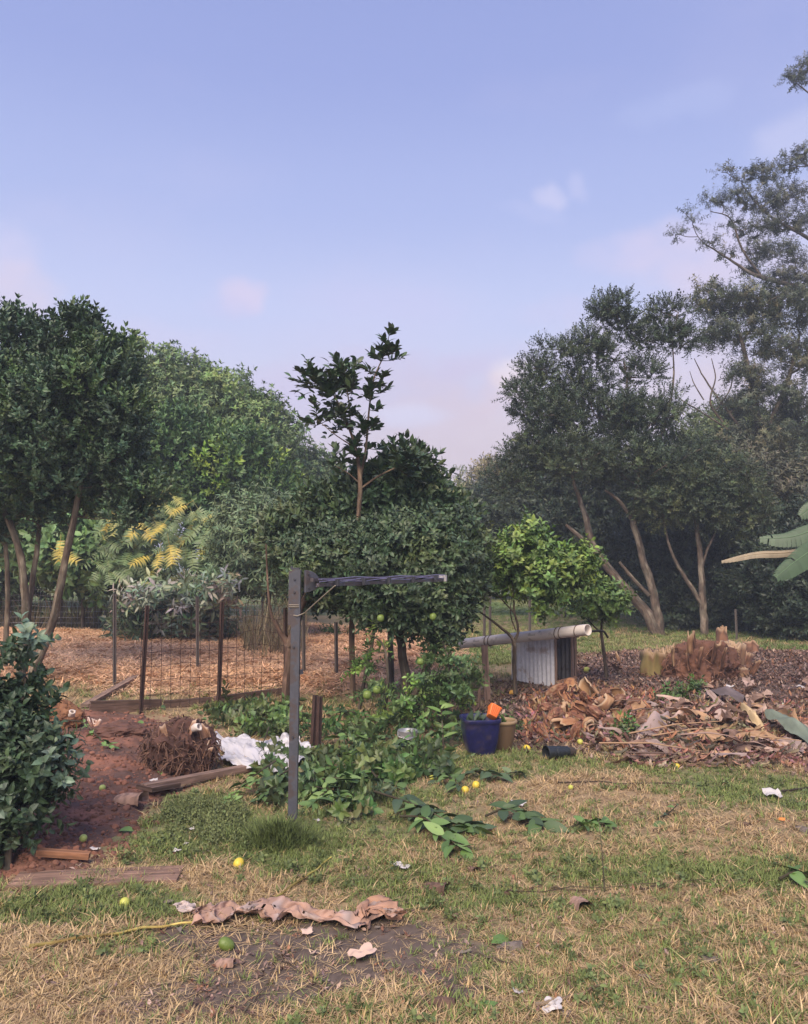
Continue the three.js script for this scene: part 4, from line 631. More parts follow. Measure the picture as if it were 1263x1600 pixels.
  plank([224, 1248], [402, 1204], 0.07, 0.045, 'weathered plank edging the red soil beside the white plastic', weathered, 0.02);
  plank([225, 1250], [270, 1236], 0.16, 0.03, 'short brown board half buried in red soil', darkTimber, 0.03);
  plank([20, 1380], [282, 1372], 0.2, 0.05, 'dusty pinkish timber sleeper along the front of the red soil', std({ map: woodTex, color: RGB(0.5, 0.36, 0.3), roughness: 1, bumpMap: woodTex, bumpScale: 0.012 }), -0.03);
  plank([58, 1356], [140, 1352], 0.05, 0.03, 'orange split board lying on the red soil', std({ map: woodTex, color: RGB(0.72, 0.4, 0.24), roughness: 1 }), 0.03);
  const stake = (bx, by, tx, ty, w, label) => { const g = onG(bx, by), mb = new MB(g); mb.bar(g.clone().add(V(0, -0.1, 0)), P(tx, ty, -g.z), w, w * 0.8, V(0, 0, 1)); const o = mb.build('timber_stake', weathered, scene, false); o.position.copy(g); tag(o, label, 'stake'); };
  stake(763, 1100, 757, 1008, 0.07, 'brown timber stake left of the shed under the pipe'); stake(702, 1118, 702, 1018, 0.055, 'dark timber stake among the drooping citrus left of blue pot'); stake(748, 1110, 749, 1076, 0.03, 'short stub of stake behind the blue pot');
}

// ---------------------------------------------------------------- clothesline
{
  const g = onG(457, 1306), d = -g.z, t = thing('clothesline', 'folding clothesline, grey steel post with a single arm swung out to the right', 'clothesline', g.clone());
  const wornTex = tex(256, (u, v) => { const n = tnoise(u, v, 5, 6, 91), k = tnoise(u, v, 24, 3, 92), r = smooth(0.6, 0.72, n); return mix3([0.3 + 0.06 * k, 0.305 + 0.06 * k, 0.34 + 0.06 * k], [0.34, 0.28, 0.26], r * 0.6); }, { srgb: true, rep: 3 });
  const paint = std({ map: wornTex, roughness: 0.55, metalness: 0.2, bumpMap: bumpTex, bumpScale: 0.0015 }), dk = std({ color: RGB(0.06, 0.06, 0.075), roughness: 0.5, metalness: 0.2 }), cord = std({ color: RGB(0.2, 0.19, 0.33), roughness: 0.7 }), rope = std({ color: RGB(0.35, 0.3, 0.24), roughness: 1 });
  const top = P(464, 890, d), lo = g.clone().add(V(0, -0.1, 0)), at = k => lo.clone().lerp(top, k);
  let mb = new MB(g); mb.bar(lo, top, 0.052, 0.052, V(0, 0, 1)); mb.build('post', paint, t, false);
  mb = new MB(g); const sl = V(-0.036, 0, -0.006); mb.bar(at(0.8).add(sl), at(0.995).add(sl), 0.018, 0.05, V(0, 0, 1)); mb.build('sleeve', paint, t, false);
  mb = new MB(g); mb.bar(top.clone().add(V(-0.008, 0.001, 0)), top.clone().add(V(-0.008, 0.012, 0)), 0.05, 0.05, V(0, 0, 1)); mb.bar(top.clone().add(V(-0.03, 0.0, 0.0)), top.clone().add(V(-0.03, 0.02, 0)), 0.012, 0.03, V(0, 0, 1)); mb.build('cap', dk, t, false);
  // hinge plate: a rounded gusset
  const h = P(476, 908, d - 0.02); const sh = new THREE.Shape(); sh.moveTo(0, 0.062); sh.quadraticCurveTo(0.07, 0.055, 0.09, 0.008); sh.lineTo(0.09, -0.02); sh.quadraticCurveTo(0.07, -0.06, 0, -0.065); sh.lineTo(0, 0.062);
  const ex = new THREE.ExtrudeGeometry(sh, { depth: 0.014, bevelEnabled: true, bevelSize: 0.003, bevelThickness: 0.003, bevelSegments: 2 }); const hp = put('hinge_plate', ex, paint, t, h.clone().sub(g), Q().setFromAxisAngle(UPV, 0.7));
  const hp2 = put('hinge_plate', ex, paint, t, h.clone().sub(g).add(V(0.0, 0, -0.035)), Q().setFromAxisAngle(UPV, 0.7));
  for (const plate of [hp, hp2]) for (const [bx, by] of [[0.018, 0.04], [0.018, -0.042], [0.068, -0.004]]) { const bg = new THREE.CylinderGeometry(0.006, 0.006, 0.008, 6); bg.rotateX(Math.PI / 2); put('bolt', bg, dk, plate, V(bx, by, 0.02)); }
  const a0 = P(492, 911, d - 0.06), a1 = P(688, 903.5, 6.55), dir = a1.clone().sub(a0).normalize(), side = dir.clone().cross(UPV).normalize();
  for (const [o, y] of [[-0.02, 0.018], [0.02, -0.012]]) { const m = new MB(g), v = side.clone().multiplyScalar(o).add(V(0, y, 0)); m.bar(a0.clone().add(v), a1.clone().add(v), 0.02, 0.02); m.build('rail', paint, t, false); }
  for (let k = 0; k < 6; k++) { const m = new MB(g), p = [], R = rng(340 + k), o = side.clone().multiplyScalar(lerp(0.015, 0.045, k / 5) * (k % 2 ? 1 : 0.7)); for (let j = 0; j <= 14; j++) p.push(a0.clone().lerp(a1, j / 14).add(o).add(V(0, lerp(-0.02, 0.026, k / 5) + 0.006 * Math.sin(j * 1.3 + k * 2), 0))); m.tube(p, 0.0028, 5); m.build('line', cord, t); }
  for (const k of [0.1, 0.28, 0.47, 0.68, 0.9]) { const m = new MB(g), c = a0.clone().lerp(a1, k); m.bar(c.clone().addScaledVector(side, -0.03), c.clone().addScaledVector(side, 0.055), 0.025, 0.045); m.build('spreader', dk, t, false); }
  { const m = new MB(g), c = a1.clone().addScaledVector(dir, 0.012); m.bar(c.clone().addScaledVector(side, -0.035), c.clone().addScaledVector(side, 0.05), 0.025, 0.05); m.build('end_cap', std({ color: RGB(0.45, 0.43, 0.42), roughness: 0.6 }), t, false); }
  mb = new MB(g); mb.tube([P(524, 915, d - 0.3), P(500, 936, d - 0.16), P(476, 958, d - 0.02), P(466, 962, d + 0.0), P(456, 960, d + 0.02)].map((p, k) => k > 2 ? p.add(V(0, 0, 0.036)) : p), 0.0035, 5); mb.build('stay_cord', rope, t);
  mb = new MB(g); for (const py of [945, 948]) { const c = P(461, py, d), p = []; for (let k = 0; k <= 12; k++) { const a = k / 12 * 6.283; p.push(c.clone().add(V(Math.sign(Math.cos(a)) * Math.min(0.031, Math.abs(Math.cos(a)) * 0.042), 0, Math.sign(Math.sin(a)) * Math.min(0.031, Math.abs(Math.sin(a)) * 0.042)))); } mb.tube(p, 0.003, 4, { cap: false }); } mb.build('cord_binding', rope, t);
  mb = new MB(g); { const c = P(467, 1050, d).add(V(0.004, 0, 0.0)); mb.bar(c, c.clone().add(V(0.018, 0.004, 0.01)), 0.02, 0.03); } mb.build('hook', dk, t, false);
  for (const py of [905, 925, 1010, 1150]) { const m = new MB(g), c = P(461.5 - (py - 890) * 0.012, py, d); m.tube([c.clone().add(V(0, 0, 0.024)), c.clone().add(V(0, 0, 0.034))], 0.007, 6); m.build('bolt', dk, t, false); }
}
// bare trunk behind the post
{
  const g = onG(446, 1098), t = thing('bare_trunk', 'bare brown cut trunk leaning behind the clothesline post', 'tree', g.clone()); const R = rng(350);
  for (const [n, l, r0, r1] of [['trunk', [[446, 1098, 9], [450, 1040, 9], [449, 1005, 9], [436, 985, 9], [430, 968, 9]], 0.05, 0.02], ['branch', [[449, 1010, 9], [462, 985, 9], [470, 950, 9], [482, 925, 9], [488, 912, 9]], 0.045, 0.025], ['branch', [[470, 952, 9], [474, 936, 9.05], [470, 922, 9.05]], 0.025, 0.015], ['branch', [[436, 985, 9], [424, 960, 9], [418, 900, 9.1], [416, 850, 9.1]], 0.018, 0.008]]) { const pts = curve(l.map(a => P(...a)), 12), mb = new MB(g); mb.col = [0.27, 0.17, 0.13]; mb.tube(pts, pts.map((_, k) => lerp(r0, r1, k / 12)), 9, { wob: 0.14, seed: l[0][0] }); mb.build(n, barkMat, t); }
}

// ---------------------------------------------------------------- tin shed and pipe
{
  const A = onG(868, 1083), B = onG(800, 1071), C = onG(901, 1074), Dd = B.clone().add(C).sub(A), t = thing('tin_shed', 'small corrugated tin shed with an open dark doorway below the white pipe', 'shed', A.clone());
  const yA = 0.68, yB = 0.53, yC = 0.70, yD = 0.55; for (const p of [A, B, C, Dd]) p.y = A.y;
  const tinTex = tex(512, (u, v) => { const n = tnoise(u, v, 5, 6, 71), s = smooth(0.62, 0.8, n) * 0.5, g = 0.86 + 0.12 * tnoise(u, v, 30, 3, 72); return mix3([g, g, g * 1.01], [0.62, 0.5, 0.42], s); }, { srgb: true, rep: 1.4 });
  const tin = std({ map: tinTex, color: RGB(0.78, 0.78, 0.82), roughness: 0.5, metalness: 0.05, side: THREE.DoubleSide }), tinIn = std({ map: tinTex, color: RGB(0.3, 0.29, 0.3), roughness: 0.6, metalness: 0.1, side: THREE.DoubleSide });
  const corr = (p, q, hp, hq, mat, pitch = 0.074, amp = 0.011, y0 = 0.0) => { const L = p.distanceTo(q), n = Math.round(L / pitch) * 10, d = q.clone().sub(p).normalize(), s = d.clone().cross(UPV), mb = new MB(A); let pl = null;
    for (let k = 0; k <= n; k++) { const u = k / n, o = p.clone().lerp(q, u).addScaledVector(s, amp * Math.sin(u * L / pitch * 6.283)), jag = 0.006 * Math.sin(k * 0.7) ; const a = mb.vv(o.clone().add(V(0, y0 + jag, 0)), null, u * L, 0), b = mb.vv(o.clone().add(V(0, lerp(hp, hq, u), 0)), null, u * L, lerp(hp, hq, u)); if (pl) mb.q(pl[0], a, b, pl[1]); pl = [a, b]; } return mb.build('wall_panel', mat, t); };
  corr(A, B, yA, yB, tin); corr(B, Dd, yB, yD, tin); corr(Dd, C, yD, yC, tinIn);
  const AC = C.clone().sub(A), at = (k, y) => A.clone().addScaledVector(AC, k).add(V(0, y, 0));
  for (const [k0, y] of [[0.035, yA], [0.975, yC]]) { const mb = new MB(A); mb.bar(at(k0, -0.05), at(k0, y - 0.02), 0.03, 0.03, V(0, 0, 1)); mb.build('door_post', weathered, t, false); }
  { const mb = new MB(A); mb.bar(at(0.06, 0.04), at(0.95, 0.04), 0.04, 0.06); mb.build('door_sill', std({ color: RGB(0.42, 0.22, 0.12), roughness: 0.95 }), t, false); }
  for (const k of [0.86]) { const mb = new MB(A), o = AC.clone().cross(UPV).normalize().multiplyScalar(-0.012); mb.bar(at(k, 0.07).add(o), at(k, yC - 0.06).add(o), 0.058, 0.016, AC.clone().cross(UPV)); mb.build('door_board', weathered, t, false); }
  { const mb = new MB(A); mb.bar(at(0.06, yC - 0.045), at(0.95, yC - 0.03), 0.03, 0.05); mb.build('lintel', weathered, t, false); }
  { const mb = new MB(A); const c = A.clone().add(Dd).multiplyScalar(0.5).add(V(0, 0.14, 0)); mb.bar(c.clone().add(V(-0.1, 0, 0)), c.clone().add(V(0.12, 0, 0)), 0.2, 0.26); mb.build('nest_box', darkTimber, t, false); }
  // roof sheet
  { const mb = new MB(A), ab = A.clone().sub(B).normalize(), ac = AC.clone().normalize(), y = (p, h) => p.clone().add(V(0, h + 0.02, 0)), r0 = y(B, yB).addScaledVector(ab, -0.26).addScaledVector(ac, -0.05), r1 = y(A, yA).addScaledVector(ab, 0.1).addScaledVector(ac, -0.05), r2 = y(C, yC).addScaledVector(ab, 0.1).addScaledVector(ac, 0.12), r3 = y(Dd, yD).addScaledVector(ab, -0.26).addScaledVector(ac, 0.12); r0.y -= 0.045; r3.y -= 0.045; r1.y += 0.018; r2.y += 0.018;
    const n = 120; let pl = null; for (let k = 0; k <= n; k++) { const u = k / n, w = 0.009 * Math.sin(u * 12 * 6.283), a = r0.clone().lerp(r3, u), b = r1.clone().lerp(r2, u); a.y += w; b.y += w; const i0 = mb.vv(a, null, u, 0), i1 = mb.vv(b, null, u, 1); if (pl) mb.q(pl[0], pl[1], i1, i0); pl = [i0, i1]; } mb.build('roof_sheet', tin, t); }
  // pipe along the eave
  const p0 = P(720, 1006, 11.2), p1 = P(919, 984, 9.5), g = p0.clone().lerp(p1, 0.5), pd = p1.clone().sub(p0).normalize(), pt = thing('white_pipe', 'long white plastic pipe lying along the roof edge of the tin shed', 'pipe', g.clone());
  const pvcTex = tex(256, (u, v) => { const n = tnoise(u, v, 6, 5, 75), k = 0.86 + 0.1 * n - 0.18 * smooth(0.6, 0.8, tnoise(u, v, 12, 4, 78)); return [k, k * 0.97, k * 0.95]; }, { srgb: true, rep: 1 });
  const mb = new MB(g), sec = [], n = 30; const s = pd.clone().cross(UPV).normalize(), u = s.clone().cross(pd); const ring = (c, r) => { const o = []; for (let k = 0; k <= n; k++) { const a = k / n * 6.283; o.push(mb.vv(c.clone().addScaledVector(s, Math.cos(a) * r).addScaledVector(u, Math.sin(a) * r), null, a * r, c.distanceTo(p0))); } return o; };
  const rr = [ring(p0, 0.06), ring(p0, 0.066), ring(p0.clone().lerp(p1, 0.5), 0.066), ring(p1, 0.066), ring(p1, 0.06), ring(p0, 0.06)]; for (let k = 0; k < 5; k++) for (let j = 0; j < n; j++) mb.q(rr[k][j], rr[k][j + 1], rr[k + 1][j + 1], rr[k + 1][j]);
  mb.build('pipe_wall', std({ map: pvcTex, color: RGB(0.95, 0.92, 0.9), roughness: 0.5, side: THREE.DoubleSide }), pt, false);
  for (const k of [0.24, 0.27, 0.79, 0.82, 0.93]) { const m = new MB(g), c = p0.clone().lerp(p1, k), p = []; for (let j = 0; j <= 18; j++) { const a = j / 18 * 6.283; p.push(c.clone().addScaledVector(pd, 0.012 * Math.sin(a)).addScaledVector(s, Math.cos(a) * 0.07).addScaledVector(u, Math.sin(a) * 0.07)); } m.tube(p, 0.0055, 5, { cap: false }); m.build('tie', darkTimber, pt); }
  // dark hose end beyond the pipe
  { const hg = onG(946, 1040), m = new MB(hg), pts = curve([P(916, 988, 9.7), P(930, 986, 9.9), P(944, 987, 10.1), P(950, 996, 10.2)], 10); m.col = [0.05, 0.045, 0.04]; m.tube(pts, 0.014, 7); const o = m.build('bent_branch', barkMat); o.position.copy(hg); tag(o, 'dark bent branch end sticking out right of the white pipe', 'branch'); }
}

// ---------------------------------------------------------------- pots
{
  const potGeo = (prof, sq) => { const mb = new MB(), n = 48; let pr = null; for (const [r, y] of prof) { const row = []; for (let k = 0; k <= n; k++) { const a = k / n * 6.283 + Math.PI / 4, c = Math.cos(a), s = Math.sin(a), f = sq ? Math.pow(Math.pow(Math.abs(c), sq) + Math.pow(Math.abs(s), sq), -1 / sq) : 1; row.push(mb.v(c * r * f, y, s * r * f, null, k / n, y)); } if (pr) for (let k = 0; k < n; k++) mb.q(pr[k], row[k], row[k + 1], pr[k + 1]); pr = row; } return mb.geo(true); };
  const disc = (r, sq, R, bump) => { const mb = new MB(), n = 32, m = 6; const c = mb.v(0, bump, 0); let pr = null; for (let j = 1; j <= m; j++) { const row = []; for (let k = 0; k <= n; k++) { const a = k / n * 6.283 + Math.PI / 4, C = Math.cos(a), s = Math.sin(a), f = sq ? Math.pow(Math.pow(Math.abs(C), sq) + Math.pow(Math.abs(s), sq), -1 / sq) : 1, q = r * j / m * f; row.push(mb.v(C * q, bump * (1 - j / m) + 0.01 * noise2(C * q * 40, s * q * 40), s * q)); } if (pr) for (let k = 0; k < n; k++) mb.q(pr[k], pr[k + 1], row[k + 1], row[k]); else for (let k = 0; k < n; k++) mb.t(c, row[k + 1], row[k]); pr = row; } return mb.geo(true); };
  const soil = std({ color: RGB(0.06, 0.045, 0.035), roughness: 1 });
  let g = onG(753, 1183); g.z -= 0.13; const R = rng(360);
  const blue = thing('plant_pot', 'deep blue glazed square pot standing on the lawn edge', 'pot', g);
  const glaze = new THREE.MeshPhysicalMaterial({ map: tex(256, (u, v) => { const n = tnoise(u, v, 6, 5, 95), k = 0.8 + 0.4 * tnoise(u, v, 20, 3, 96), d = smooth(0.6, 0.78, n) * 0.35; return mix3([0.1 * k, 0.105 * k, 0.3 * k], [0.42, 0.34, 0.3], d); }, { srgb: true, rep: 2 }), roughness: 0.42, clearcoat: 0.25, clearcoatRoughness: 0.3, bumpMap: bumpTex, bumpScale: 0.002 });
  put('pot_wall', potGeo([[0.001, 0], [0.1, 0], [0.107, 0.01], [0.135, 0.11], [0.15, 0.22], [0.152, 0.27], [0.162, 0.275], [0.164, 0.3], [0.158, 0.306], [0.145, 0.303], [0.14, 0.28], [0.125, 0.2]], 5), glaze, blue).rotation.y = 0.12;
  put('soil', disc(0.138, 5, R, 0.02), soil, blue, V(0, 0.235, 0)).rotation.y = 0.12;
  for (let k = 0; k < 14; k++) put('leaf', oneLeaf[R.i(4)], darkGreens[R.i(4)], blue, V(-0.05 + R.s(0.06), 0.24, R.s(0.06)), leafTurn(V(R.s(0.9), 1, R.s(0.9)), V(R.s(1), 0.6, R.s(1))), R.r(0.07, 0.14));
  g = onG(788, 1176); g.z -= 0.13; const br = thing('plant_pot', 'round brown clay pot half hidden behind the blue pot', 'pot', g), clay = std({ color: RGB(0.16, 0.1, 0.055), roughness: 0.5, bumpMap: bumpTex, bumpScale: 0.003 });
  put('pot_wall', potGeo([[0.001, 0], [0.075, 0], [0.08, 0.01], [0.105, 0.11], [0.118, 0.2], [0.12, 0.225]]), clay, br);
  put('rim', potGeo([[0.119, 0.222], [0.128, 0.224], [0.133, 0.238], [0.128, 0.252], [0.114, 0.252], [0.108, 0.236], [0.102, 0.18]]), std({ color: RGB(0.32, 0.22, 0.12), roughness: 0.55 }), br);
  put('soil', disc(0.112, 0, R, 0.015), soil, br, V(0, 0.19, 0));
  for (let k = 0; k < 10; k++) put('leaf', oneLeaf[R.i(4)], greens[R.i(4)], br, V(R.s(0.05), 0.19, R.s(0.05)), leafTurn(V(R.s(0.7), 1, R.s(0.7)), V(R.s(1), 0.6, R.s(1))), R.r(0.07, 0.12));
  // orange tub, tilted on top of the plants
  { const c = P(771, 1113, 6.9), t = thing('orange_tub', 'small orange ribbed plastic tub tipped over the back of the blue pot', 'tub', c), om = std({ color: RGB(0.85, 0.2, 0.035), roughness: 0.45, side: THREE.DoubleSide }), om2 = std({ color: RGB(0.6, 0.11, 0.02), roughness: 0.5 }); t.quaternion.copy(Q().setFromEuler(new THREE.Euler(-0.55, 0.3, -0.4)));
    put('tub_wall', potGeo([[0.001, -0.05], [0.036, -0.05], [0.038, -0.047], [0.05, 0.04], [0.054, 0.042], [0.054, 0.048], [0.047, 0.046], [0.035, -0.045], [0.001, -0.045]], 6), om, t);
    for (let k = 0; k < 5; k++) { const m = new MB(), x = lerp(-0.032, 0.032, k / 4); for (const s of [-1, 1]) m.bar(V(x * 0.82, -0.045, s * 0.0395), V(x * 1.1, 0.038, s * 0.052), 0.006, 0.004, V(0, 0, 1)); m.build('rib', om2, t, false); } }
  // black nursery pots on their side
  { const a = onG(850, 1187), t = thing('nursery_pots', 'black plastic nursery pots nested and lying on their side on the grass', 'pot', a), bl = std({ color: RGB(0.02, 0.024, 0.027), roughness: 0.45, side: THREE.DoubleSide }); const q = Q().setFromUnitVectors(UPV, V(-1, 0.02, 0.45).normalize());
    const pg = potGeo([[0.001, 0], [0.043, 0], [0.046, 0.004], [0.054, 0.13], [0.058, 0.132], [0.058, 0.145], [0.053, 0.146], [0.044, 0.01], [0.001, 0.01]]);
    put('pot', pg, bl, t, V(0.15, 0.058, -0.06), q); put('pot', pg, bl, t, V(0.215, 0.053, -0.088), q, 0.92); put('pot', pg, std({ color: RGB(0.045, 0.032, 0.026), roughness: 0.8, side: THREE.DoubleSide }), t, V(0.27, 0.045, -0.115), q, 0.78); }
  // galvanised tin
  { const a = onG(637, 1158), t = thing('metal_bowl', 'shallow galvanised metal bowl among the prunings left of blue pot', 'bowl', a), m = std({ color: RGB(0.55, 0.55, 0.58), roughness: 0.4, metalness: 0.7, side: THREE.DoubleSide }); put('bowl_wall', potGeo([[0.001, 0.02], [0.07, 0.02], [0.078, 0.026], [0.086, 0.1], [0.09, 0.102], [0.09, 0.106], [0.084, 0.104], [0.075, 0.03], [0.001, 0.025]]), m, t); { const mm = new MB(); mm.tube([V(-0.088, 0.1, 0), V(-0.085, 0.06, 0.05), V(0, 0.04, 0.1), V(0.085, 0.06, 0.05), V(0.088, 0.1, 0)], 0.003, 5); mm.build('handle', m, t); } }
}
// ---------------------------------------------------------------- banana stump, trunk chunks, dry leaves
const placeWord = (px, py, x0, x1, y0, y1) => { const u = (px - x0) / (x1 - x0), v = (py - y0) / (y1 - y0); return (v < 0.25 ? 'back' : v < 0.5 ? 'mid-back' : v < 0.75 ? 'mid-front' : 'front') + ' ' + (u < 0.143 ? 'far left' : u < 0.286 ? 'left' : u < 0.43 ? 'centre-left' : u < 0.57 ? 'centre' : u < 0.71 ? 'centre-right' : u < 0.86 ? 'right' : 'far right'); };
function fibrous(mb, base, axis, r, h, cols, R, { sides = 20, rows = 6, jag = 0.25, jf = 0.45, arc = 6.283, a0 = 0, bulge = 0, thick = 0.02, seed = 1 } = {}) {
  const ax = axis.clone().normalize(), s = (Math.abs(ax.x) > 0.9 ? V(0, 0, 1) : V(1, 0, 0)).cross(ax).normalize(), f = ax.clone().cross(s), full = arc > 6.2;
  const shell = (dr, flip) => { const grid = []; for (let j = 0; j <= rows; j++) { const row = []; for (let k = 0; k <= sides; k++) {
    const kk = full ? k % sides : k, a = a0 + kk / sides * arc, top = h * (1 - jag * noise2(kk * jf + seed * 7, seed * 3.1)), v = j / rows, rr = (r + dr) * (1 + bulge * (1 - v) * (1 - v)) * (0.78 + 0.44 * noise2(kk * 0.7 + seed, v * 2.2 + seed)) + (dr < 0 && j === rows ? 0 : 0);
    const n = noise2(kk * 1.9 + seed * 5, v * 1.1), m = noise2(kk * 0.5, v * 5 + seed); let c = mix3(cols[0], cols[1], n); if (m > 0.62) c = mix3(c, cols[2] ?? cols[1], 0.7); if (j === rows) c = cols[3] ?? cols[1];
    row.push(mb.vv(base.clone().addScaledVector(ax, v * top).addScaledVector(s, Math.cos(a) * rr).addScaledVector(f, Math.sin(a) * rr), c)); } grid.push(row); }
    for (let j = 0; j < rows; j++) for (let k = 0; k < sides; k++) flip ? mb.q(grid[j][k], grid[j + 1][k], grid[j + 1][k + 1], grid[j][k + 1]) : mb.q(grid[j][k], grid[j][k + 1], grid[j + 1][k + 1], grid[j + 1][k]); return grid; };
  const o = shell(0, false), i = shell(-thick, true);
  for (let k = 0; k < sides; k++) { mb.q(o[rows][k], o[rows][k + 1], i[rows][k + 1], i[rows][k]); mb.q(i[0][k], i[0][k + 1], o[0][k + 1], o[0][k]); }
  if (!full) for (let j = 0; j < rows; j++) { mb.q(o[j + 1][0], o[j][0], i[j][0], i[j + 1][0]); mb.q(o[j][sides], o[j + 1][sides], i[j + 1][sides], i[j][sides]); }
}
const fibreMat = std({ vertexColors: true, roughness: 0.85, side: THREE.DoubleSide, bumpMap: bumpTex, bumpScale: 0.01 });
function rootMass(mb, c, rx, ry, rz, n, R, cols, len = 0.5) { // lumpy core with rootlets sticking out
  const g = new THREE.IcosahedronGeometry(1, 9), p = g.attributes.position, at = (x, y, z) => { const f = 0.42 + 0.8 * fbm3(x * 1.9 + c.x * 3, y * 1.9 + 7, z * 1.9, 4) + 0.2 * noise3(x * 7, y * 7, z * 7); return V(c.x + x * rx * f, c.y + y * ry * f, c.z + z * rz * f); };
  for (let k = 0; k < p.count; k += 3) { const id = [0, 1, 2].map(j => { const x = p.getX(k + j), y = p.getY(k + j), z = p.getZ(k + j), w = at(x, y, z), n2 = noise3(x * 7, y * 7, z * 7); return mb.vv(w, mix3(cols[0], cols[1], n2)); }); mb.t(...id); }
  for (let k = 0; k < n; k++) { const u = V(R.n(), R.n() * 0.8 + 0.1, R.n()).normalize(), a = at(u.x, u.y, u.z), L = len * R.r(0.3, 1) * (rx + ry) / 2, tg = V(R.n(), R.n(), R.n()).cross(u).normalize(), b = a.clone().addScaledVector(u, L * 0.16).addScaledVector(tg, L * 0.45).add(V(0, -0.1 * L, 0)), e = b.clone().addScaledVector(u, L * R.r(-0.1, 0.2)).addScaledVector(tg, L * 0.35).add(V(R.s(0.3) * L, -0.4 * L, R.s(0.3) * L)); mb.tube([a.clone().addScaledVector(u, -0.02), b, e], [0.006, 0.004, 0.0015].map(x => x * R.r(0.6, 1.5)), 4, { cap: false, c: mix3(cols[0], cols[2] ?? cols[1], R()) }); }
}
{
  const R = rng(400);
  // the big cut clump
  const g = onG(1090, 1062), t = thing('banana_stump', 'wide clump of cut banana stumps with a torn brown middle under the slim tree', 'stump', g.clone());
  const green = [[0.15, 0.12, 0.04], [0.3, 0.22, 0.09], [0.2, 0.1, 0.055], [0.42, 0.29, 0.18]], tan = [[0.3, 0.15, 0.08], [0.46, 0.3, 0.17], [0.17, 0.08, 0.05], [0.48, 0.34, 0.22]], brown = [[0.14, 0.065, 0.042], [0.28, 0.14, 0.08], [0.085, 0.042, 0.03], [0.4, 0.26, 0.16]];
  const stem = (px, py, r, topPy, cols, lean, seed, jag = 0.15) => { const b = onG(px, py), top = P(px + lean, topPy, -b.z), mb = new MB(g), ax = top.clone().sub(b); for (const [q, e] of [[1, 1], [0.72, 1.02], [0.42, 0.97], [0.2, 0.95]]) fibrous(mb, b.clone().add(V(0, -0.05, 0)), ax, r * q, ax.length() * e, cols, R, { seed: seed + q * 10, jag, thick: r * 0.2, bulge: 0.2, jf: 0.85, sides: 26 }); mb.build('cut_stem', fibreMat, t); };
  stem(1022, 1062, 0.15, 1006, green, -4, 1, 0.3); stem(1050, 1056, 0.13, 1000, green, 2, 2, 0.3); stem(1036, 1060, 0.1, 1002, green, -3, 12, 0.35); stem(1066, 1060, 0.13, 1006, green, 4, 3, 0.35); stem(1140, 1062, 0.15, 994, tan, 6, 4, 0.2); stem(1157, 1064, 0.09, 1036, tan, 0, 5); stem(1160, 1050, 0.1, 1012, brown, 6, 6); stem(1078, 1050, 0.1, 990, brown, -2, 7, 0.5); stem(1110, 1052, 0.12, 1006, brown, 10, 8, 0.4);
  let mb = new MB(g); rootMass(mb, onG(1096, 1066).add(V(0, 0.1, 0)), 0.56, 0.42, 0.36, 700, R, [[0.06, 0.028, 0.02], [0.2, 0.09, 0.055], [0.3, 0.15, 0.09]], 0.22); mb.build('root_mass', fibreMat, t);
  for (const [px, py, a, l, s] of [[1092, 1004, 0.25, 0.42, 1], [1106, 1012, -0.2, 0.4, 2], [1080, 1000, 0.1, 0.4, 3], [1098, 1024, -0.15, 0.4, 4], [1118, 1024, -0.3, 0.38, 5], [1060, 1024, 0.2, 0.35, 6], [1172, 1040, -0.6, 0.3, 7], [1086, 1030, 0.3, 0.36, 8], [1112, 1038, 0.1, 0.3, 9], [1100, 1005, -0.9, 0.3, 10]]) { const m = new MB(g); fibrous(m, P(px, py, 10.75).add(V(0, -l * 0.4, 0)), V(-Math.sin(a) * 0.6, Math.cos(a), 0.25), 0.08, l * 0.9, s % 3 ? brown : tan, R, { arc: 1.1, a0: R.r(0, 6), seed: s + 20, jag: 0.45, jf: 0.35, thick: 0.02, rows: 5, sides: 7 }); m.build('torn_sheath', fibreMat, t); }
  // small stumps behind
  for (const [px, py, top, r, label] of [[1172, 1022, 996, 0.14, 'small broken stump standing behind the right end of banana clump'], [1128, 1010, 975, 0.1, 'jagged brown stump behind the banana clump, left of the grey stake']]) { const b = onG(px, py), m = new MB(b), ax = P(px, top, -b.z).sub(b); for (const q of [1, 0.6, 0.3]) fibrous(m, b.clone().add(V(0, -0.05, 0)), ax, r * q, ax.length() * 1.1, brown, R, { seed: px + q * 9, jag: 0.4, thick: 0.03, bulge: 0.3 }); const o = m.build('small_stump', fibreMat); o.position.copy(b); tag(o, label, 'stump'); }
  { const b = onG(970, 1042), m = new MB(b); fibrous(m, b.clone().add(V(0, -0.02, 0)), V(-0.15, 1, 0), 0.05, 0.24, tan, R, { arc: 2.2, a0: 4, seed: 77, jag: 0.7, thick: 0.015, sides: 8 }); const o = m.build('split_stump', fibreMat); o.position.copy(b); tag(o, 'pointed orange split stump standing between shed and banana clump', 'stump'); }

  // chunks of trunk heaped before the shed
  const oc = [[[0.3, 0.13, 0.06], [0.4, 0.21, 0.1], [0.14, 0.058, 0.036], [0.46, 0.3, 0.18]], [[0.18, 0.07, 0.045], [0.3, 0.14, 0.075], [0.1, 0.045, 0.033], [0.4, 0.26, 0.16]], [[0.36, 0.2, 0.1], [0.42, 0.25, 0.13], [0.2, 0.09, 0.05], [0.5, 0.36, 0.24]], [[0.13, 0.06, 0.042], [0.23, 0.11, 0.066], [0.3, 0.17, 0.1], [0.38, 0.25, 0.17]]];
